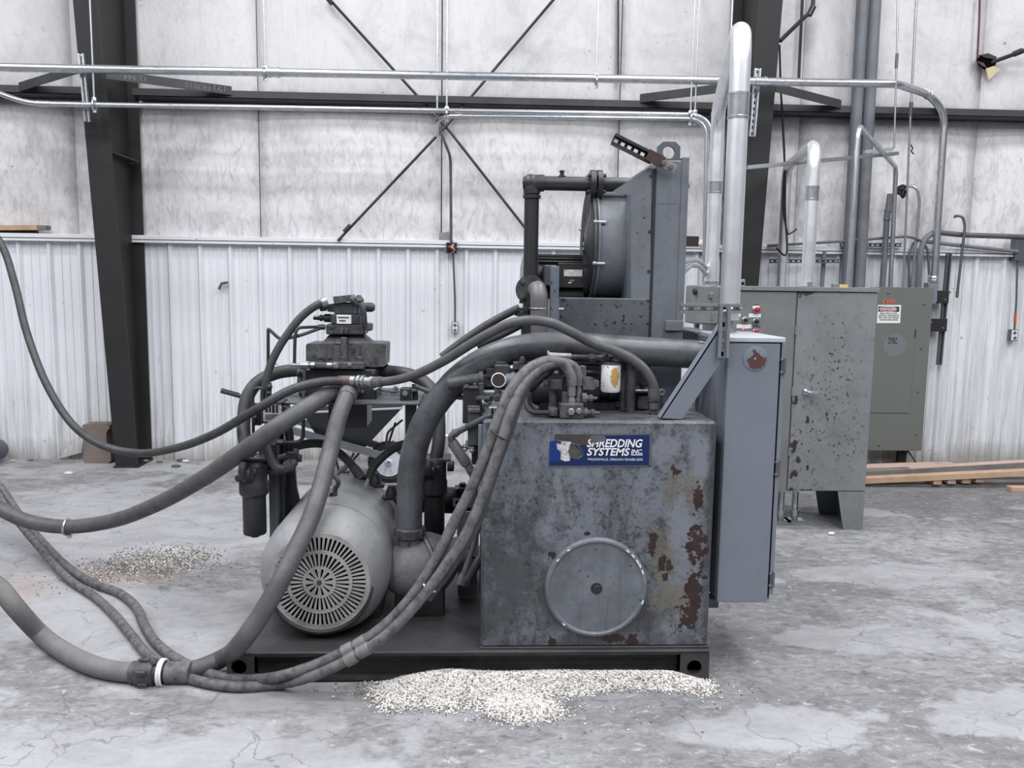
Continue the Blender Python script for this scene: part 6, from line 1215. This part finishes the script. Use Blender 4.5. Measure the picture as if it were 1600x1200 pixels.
hose('black hose arching from the left post to the gland on the big motor', [(455, 700, 4.40), (476, 694, 4.44), (505, 694, 4.50), (530, 708, 4.52), (550, 727, 4.48), (567, 748, 4.42)], .024, M_hosed, [((553, 731, 4.47), (567, 749, 4.42), .027, M_hose, 'ferrule')])
hose('black hose curving from the table leg down to the big motor', [(640, 691, 4.36), (620, 698, 4.40), (598, 714, 4.42), (583, 731, 4.41), (576, 748, 4.40)], .022, M_hosed)
hose('dark hose rising behind the arched grey hose to the stacked flange', [(690, 558, 4.1), (720, 535, 4.1), (760, 508, 4.1), (795, 489, 4.1), (812, 481, 4.1)], .020, M_hosed)
hose('dark hose passing between the arched hose and the suction pipe', [(745, 540, 4.1), (772, 528, 4.1), (795, 517, 4.1), (815, 506, 4.1), (835, 490, 4.1)], .020, M_hosed)
tb_ = thing('steel_tube', 'thin black bent tube zigzagging left of the valve stack', 'tube', at(418, 590, 4.3)); m = MB(); m.tube(fillet(P3([(419, 600, 4.3), (419, 514, 4.3), (422, 516, 4.3), (437, 530, 4.3), (448, 529, 4.3), (470, 524, 4.3), (500, 513, 4.33)]), .03), .0085, 8); build('tube', m, M_black, tb_)
tb_ = thing('steel_tube', 'thin black tube rising square from the test block to the valve stack', 'tube', at(460, 570, 4.28)); m = MB(); m.tube(fillet(P3([(460, 570, 4.27), (461, 526, 4.28), (464, 512, 4.29), (500, 510.5, 4.33)]), .05), .0085, 8); m.cyl(at(498, 511, 4.33), at(508, 511, 4.33), .014, 8); build('tube', m, M_black, tb_)
tb_ = thing('steel_tube', 'thin dark tube loop beside the left hose above the data plate', 'tube', at(396, 655, 4.2)); m = MB(); m.tube(fillet(P3([(396, 690, 4.2), (395, 612, 4.2), (400, 606, 4.2), (412, 606, 4.2), (412, 640, 4.2)]), .03), .008, 8); build('tube', m, M_black, tb_)

# ---------------------------------------------------------------- wheelbarrow behind the machine
YWB = 7.35
wb = thing('wheelbarrow', 'black tray wheelbarrow with pale rim wheel behind the bracket table', 'wheelbarrow', onz(610, 747))
rim = [at(473, 645, 7.05), at(628, 638, 7.05), at(632, 631, 7.60), at(492, 634, 7.60)]
bot = [at(496, 684, 7.18), at(566, 703, 7.18), at(570, 700, 7.50), at(505, 683, 7.50)]
m = MB(); V_ = rim+bot; inn = [v+Vector((0, 0, .006)) for v in V_]; sc_ = sum(V_, Vector())/8; inn = [sc_+(v-sc_)*.98+Vector((0, 0, .004)) for v in V_]
fs = [(0, 1, 5, 4), (1, 2, 6, 5), (2, 3, 7, 6), (3, 0, 4, 7), (4, 5, 6, 7)]; m.add(V_+inn, fs+[tuple(reversed([i+8 for i in f])) for f in fs]+[(0, 8, 9, 1), (1, 9, 10, 2), (2, 10, 11, 3), (3, 11, 8, 0)]); M_tray = plain('black_tray_paint', C(40, 41, 44), .35); build('tray', m, M_tray, wb, flat=True)
m = MB(); m.tube(rim+[rim[0]], .010, 8); build('rim', m, plain('worn_tray_rim', C(150, 152, 158), .4), wb)
for Y_, a, b in ((7.12, (345, 610), (600, 713)), (7.52, (390, 632), (603, 700))):
    p, q = at(440, 668, Y_) if Y_ < 7.3 else at(440, 650, Y_), at(*b, Y_); m = MB(); m.obox(p, q, .06, .04); h_ = build('handle', m, worn('grey_handle', C(92, 94, 100), C(66, 68, 72), .5, 5, .5), wb, flat=True)
gp_ = at(345, 610, 7.0); m = MB(); m.tube([gp_, at(374, 618, 7.04)], .022, 10); m.tube([at(374, 618, 7.04), at(442, 668, 7.10)], .020, 8); build('grip', m, M_black, wb)
wc = onz(611, 747); wr = .185; wc = Vector((wc.x, 7.32, wr)); m = MB(); m.lathe([(-.05, wr*.66), (-.055, wr*.8), (-.04, wr*.95), (-.015, wr), (.015, wr), (.04, wr*.95), (.055, wr*.8), (.05, wr*.66)], wc, (0, 1, 0), 40, False)
for k in range(36): t = 2*PI*k/36; q = wc+Vector((math.cos(t)*wr*.985, 0, math.sin(t)*wr*.985)); m.obox(q-Vector((0, .04, 0)), q+Vector((0, .04, 0)), .010, .014, (math.cos(t), 0, math.sin(t)))
build('tyre', m, M_tyre, wb); m = MB(); m.lathe([(-.045, wr*.70), (-.05, wr*.66), (-.03, wr*.58), (-.02, wr*.3), (-.045, wr*.22), (-.06, wr*.1), (.06, wr*.1), (.03, wr*.66), (.045, wr*.7)], wc, (0, 1, 0), 32); wh = build('wheel_rim', m, plain('pale_wheel_rim', C(196, 200, 208), .35), wb, label='pale painted wheel rim')
for k in range(3): t = 2*PI*k/3+.5; m = MB(); m.lathe([(0, .012), (.004, .012)], wc+Vector((math.cos(t)*wr*.42, -.030, math.sin(t)*wr*.42)), (0, -1, 0), 10); build('hole', m, M_void, wh)
m = MB(); m.cyl(wc-Vector((0, .17, 0)), wc+Vector((0, .2, 0)), .010, 8); build('axle', m, M_fit, wb)
for pts in ([(553, 708, 7.15), (545, 722, 7.15), (528, 738, 7.1)], [(561, 708, 7.2), (540, 733, 7.2), (524, 744, 7.2)], [(524, 712, 7.5), (529, 735, 7.5), (534, 738, 7.5), (546, 738, 7.5)], [(629, 656, 7.2), (605, 676, 7.2), (603, 700, 7.2)], [(618, 660, 7.4), (608, 690, 7.4)]):
    m = MB(); m.tube(fillet(P3(pts), .04), .010, 8); build('strut_rod', m, M_black, wb)

# ---------------------------------------------------------------- lumber, block and small things near the wall
def board(label, p, q, h, d, mat, grp='boards on the floor by the right wall'):
    p, q = Vector(p), Vector(q); m = MB(); m.obox(p, q, h, d); o = build('lumber_board', m, mat, flat=True); return tag(o, label, 'board', grp)
g = lambda px, py, z, s=0: onz(px, py, z)
board('dark flat board lowest of the pile on the floor at right', (2.7, 7.40, .012), (6.3, 7.34, .012), .022, .34, M_woodg)
board('long pale pine board along the front of the pile at right', at(1338, 750.5, 7.24), at(1690, 733.5, 7.16), .048, .10, M_wood)
board('grey weathered beam lying behind the pale pine board', at(1338, 742, 7.46), at(1690, 722, 7.40), .075, .11, M_woodg)
board('pinkish board at the back of the pile, ending right of the breaker panel', at(1345, 734.5, 7.70), at(1490, 730, 7.78), .075, .16, M_woodp)
board('pale thin board farthest back against the wainscot', at(1320, 730, 7.92), at(1460, 725, 7.98), .03, .09, M_wood)
board('light top board resting on the grey beam', at(1420, 731.5, 7.46), at(1690, 716, 7.40), .014, .10, M_woodp)
for k, (px, py) in enumerate(((1466, 753), (1488, 752), (1511, 751), (1532, 749.5))):
    q = at(px, py, 7.17); m = MB(); m.box(q.x-.040, q.x+.036, 7.17, 7.42, max(.002, at(px, py+4.5, 7.17).z), at(px, py-3.5, 7.17).z, .003); o = build('wood_block', m, M_wood if k % 2 == 0 else M_woodp, flat=True); tag(o, ['leftmost', 'second', 'third', 'rightmost'][k]+' of the four short cleats under the pine board', 'wood block', 'cleats under the boards')
m = MB(); q = at(1592, 757, 7.02); m.box(q.x-.06, q.x+.4, 7.02, 7.10, 0.0, .045, .004); o = build('lumber_board', m, M_wood, flat=True); tag(o, 'short board end at the right edge of the photo', 'board', 'boards on the floor by the right wall')
m = MB(); m.obox(at(-80, 357, 8.22), at(62, 356, 8.22), .045, .10); o = build('lumber_board', m, M_wood, flat=True); tag(o, 'pale board lying on the wainscot cap at the left edge', 'board')
m = MB(); m.obox(at(60, 356, 8.22), at(76, 356, 8.22), .04, .09); build('stained_end', m, M_woodg, o, flat=True)
m = MB(); m.obox(at(-80, 364, 8.24), at(58, 363, 8.24), .03, .06); build('under_board', m, M_steel, o, flat=True)
bl = thing('concrete_block', 'tan concrete block standing on the floor against the left column', 'block', onz(152, 723)); bq = onz(152, 724)
m = MB(); bx_, bX = at(130, 690, bq.y).x, at(172, 690, bq.y).x; bz = at(150, 664, bq.y).z; m.prism([(bx_, 0), (bX-.035, 0), (bX-.035, .0), (bX, .02), (bX, .10), (bX-.030, .13), (bX-.034, bz-.11), (bX-.026, bz-.06), (bX, bz-.03), (bX, bz), (bx_, bz)], bq.y, bq.y+.19); build('block', m, M_block, bl, flat=True)
m = MB(); m.box(bx_+.06, bX-.03, bq.y+.02, bq.y+.17, bz, bz+.006, .002); build('top_edge', m, M_block, bl)
m = MB(); q = onz(-8, 722); m.lathe([(0, .115), (.008, .12), (.03, .12), (.032, .10), (.2, .10)], (q.x, q.y-.16, .12), (.1, 1, 0), 28); o = build('pipe_end', m, M_galvd); tag(o, 'round grey pipe end on the floor at the left edge', 'pipe')
hk = thing('wall_bracket', 'small torn metal bracket sticking out of the left wainscot', 'bracket', at(348, 445, 8.2)); m = MB(); m.pprism([(340, 451), (345, 441), (355.5, 439.5), (355.5, 443.5), (347, 445), (343, 453)], 8.19, .02); build('plate', m, M_galvd, hk, flat=True)
m = MB(); m.pbox(1070, 369, 1092, 384, 8.16, .12, .003); o = build('dark_box', m, plain('dark_brown_box', C(62, 54, 50), .7)); tag(o, 'small dark box sitting on the wainscot cap right of the cooler', 'box')
m = MB(); q = at(1098, 380, 8.18); m.ball(q, .05, 10, (1.2, .7, .8)); o = build('crumpled_rag', m, M_paper); tag(o, 'white crumpled rag beside the small dark box', 'rag')
# open tank-top scrap: foam strip behind the filter
m = MB(); m.tube(catmull(P3([(694, 680, 4.9), (693, 696, 4.9), (692, 712, 4.9)]), 5), .035, 12); o = build('foam_roll', m, M_gran); tag(o, 'white foam roll hanging behind the second pressure filter', 'foam')

# ---------------------------------------------------------------- spilled plastic chips
def heap_h(x, y, L):
    h = 0
    for (cx_, cy_, sx, sy, hh) in L: h = max(h, 0)+hh*math.exp(-((x-cx_)/sx)**2-((y-cy_)/sy)**2)
    return h
HP = []
for px, py, sx, sy, hh in ((640, 1076, .13, .09, .040), (700, 1068, .15, .09, .050), (780, 1066, .2, .08, .040), (880, 1064, .2, .07, .045), (980, 1064, .18, .06, .045), (1050, 1066, .12, .06, .040), (700, 1100, .10, .07, .012), (620, 1100, .09, .07, .012), (820, 1112, .13, .075, .030), (800, 1095, .14, .07, .022), (1095, 1076, .06, .05, .022), (880, 1080, .15, .05, .012)):
    q = onz(px, py); HP.append((q.x, q.y, sx, sy, hh))
def chips(name, label, L, box_, N, base_mesh, thr, mat, sz=(.0035, .0062)):
    hp = MB(); x0, x1, y0, y1 = box_; nx, ny = 90, 40
    if base_mesh:
        for j in range(ny+1):
            for i in range(nx+1):
                x, y = x0+(x1-x0)*i/nx, y0+(y1-y0)*j/ny; hp.v.append(Vector((x, y, max(heap_h(x, y, L)-.012, -.01)+.003*mnoise.noise(Vector((x*20, y*20, 0))))))
        hp.f = [(j*(nx+1)+i, j*(nx+1)+i+1, (j+1)*(nx+1)+i+1, (j+1)*(nx+1)+i) for j in range(ny) for i in range(nx)]
    vs, fs = [], []; n = 0; tries = 0; rn = random.Random(3)
    while n < N and tries < N*30:
        tries += 1; x, y = rn.uniform(x0-.12, x1+.12), rn.uniform(y0-.1, y1+.02); h = heap_h(x, y, L)
        if base_mesh and y > YF+.05: continue
        if rn.random() > min(1, (h/thr)**1.6): continue
        s = rn.uniform(*sz); a, b_ = rn.uniform(0, PI), rn.uniform(-.6, .6); u = Vector((math.cos(a)*math.cos(b_), math.sin(a)*math.cos(b_), math.sin(b_))); v_ = u.cross(Vector((0, 0, 1))).normalized(); k = u.cross(v_)
        c = Vector((x, y, max(0, h-.012 if base_mesh else 0)+s*.7)); o = len(vs); l_ = s*rn.uniform(1, 1.8)
        vs += [c+u*l_, c-u*l_, c+v_*s*.7, c-v_*s*.7, c+k*s*.7, c-k*s*.7]
        fs += [(o, o+2, o+4), (o+2, o+1, o+4), (o+1, o+3, o+4), (o+3, o, o+4), (o+2, o, o+5), (o+1, o+2, o+5), (o+3, o+1, o+5), (o, o+3, o+5)]; n += 1
    me = bpy.data.meshes.new(name); allv = hp.v+vs; off = len(hp.v); me.from_pydata([tuple(v) for v in allv], [], hp.f+[tuple(i+off for i in f) for f in fs])
    me.materials.append(M_gran); me.materials.append(mat); me.materials.append(M_block); nb = len(hp.f); idx = [1]*nb
    for _ in range(len(fs)//8): idx += [rn.choice((0, 0, 0, 0, 1, 1, 2) if base_mesh else (0, 0, 1, 1, 2))]*8
    me.polygons.foreach_set('material_index', idx)
    o = bpy.data.objects.new(name, me); COL.objects.link(o); return tag(o, label, 'chips', kind='stuff')
q0, q1 = onz(560, 1150), onz(1125, 1150)
chips('plastic_chips', 'heap of white plastic chips spilled along the front of the skid', HP, (q0.x, q1.x, onz(800, 1152).y, YF+.12), 26000, True, .022, M_grand)
H2 = []
for px, py, sx, sy, hh in ((255, 868, .25, .16, .016), (215, 885, .3, .2, .008), (160, 900, .3, .25, .004), (300, 880, .2, .2, .006), (600, 1075, .25, .12, .0035), (880, 1120, .5, .12, .0022), (1130, 1080, .2, .12, .003), (450, 1075, .3, .06, .002), (720, 930, .1, .1, .0012)):
    q = onz(px, py); H2.append((q.x, q.y, sx, sy, hh))
chips('scattered_chips', 'thin scatter of pale chips on the floor left of the motor and around the heap', H2, (-2.9, 1.5, 2.7, 5.6), 3200, False, .012, M_block, (.0035, .006))
# wall-foot debris
for k, (px, py) in enumerate(((228, 722), (250, 723), (284, 721), (290, 722), (20, 722), (48, 720), (275, 730), (107, 741))):
    q = onz(px, py); m = MB(); m.ball(q+Vector((0, 0, .012)), random.uniform(.02, .045), 7, (1.5, .8, .5)); o = build('floor_scrap', m, [M_woodp, M_block, M_galvd, M_gran][k % 4], flat=True); tag(o, ['pinkish scrap just right of the left column foot', 'tan scrap second right of the left column foot', 'grey scrap third right of the left column foot', 'white scrap fourth right of the left column foot', 'pinkish scrap by the pipe end at far left', 'tan scrap between the pipe end and the concrete block', 'grey scrap out on the floor right of the left column', 'white scrap out on the floor before the concrete block'][k], 'scrap', 'debris along the left wall')
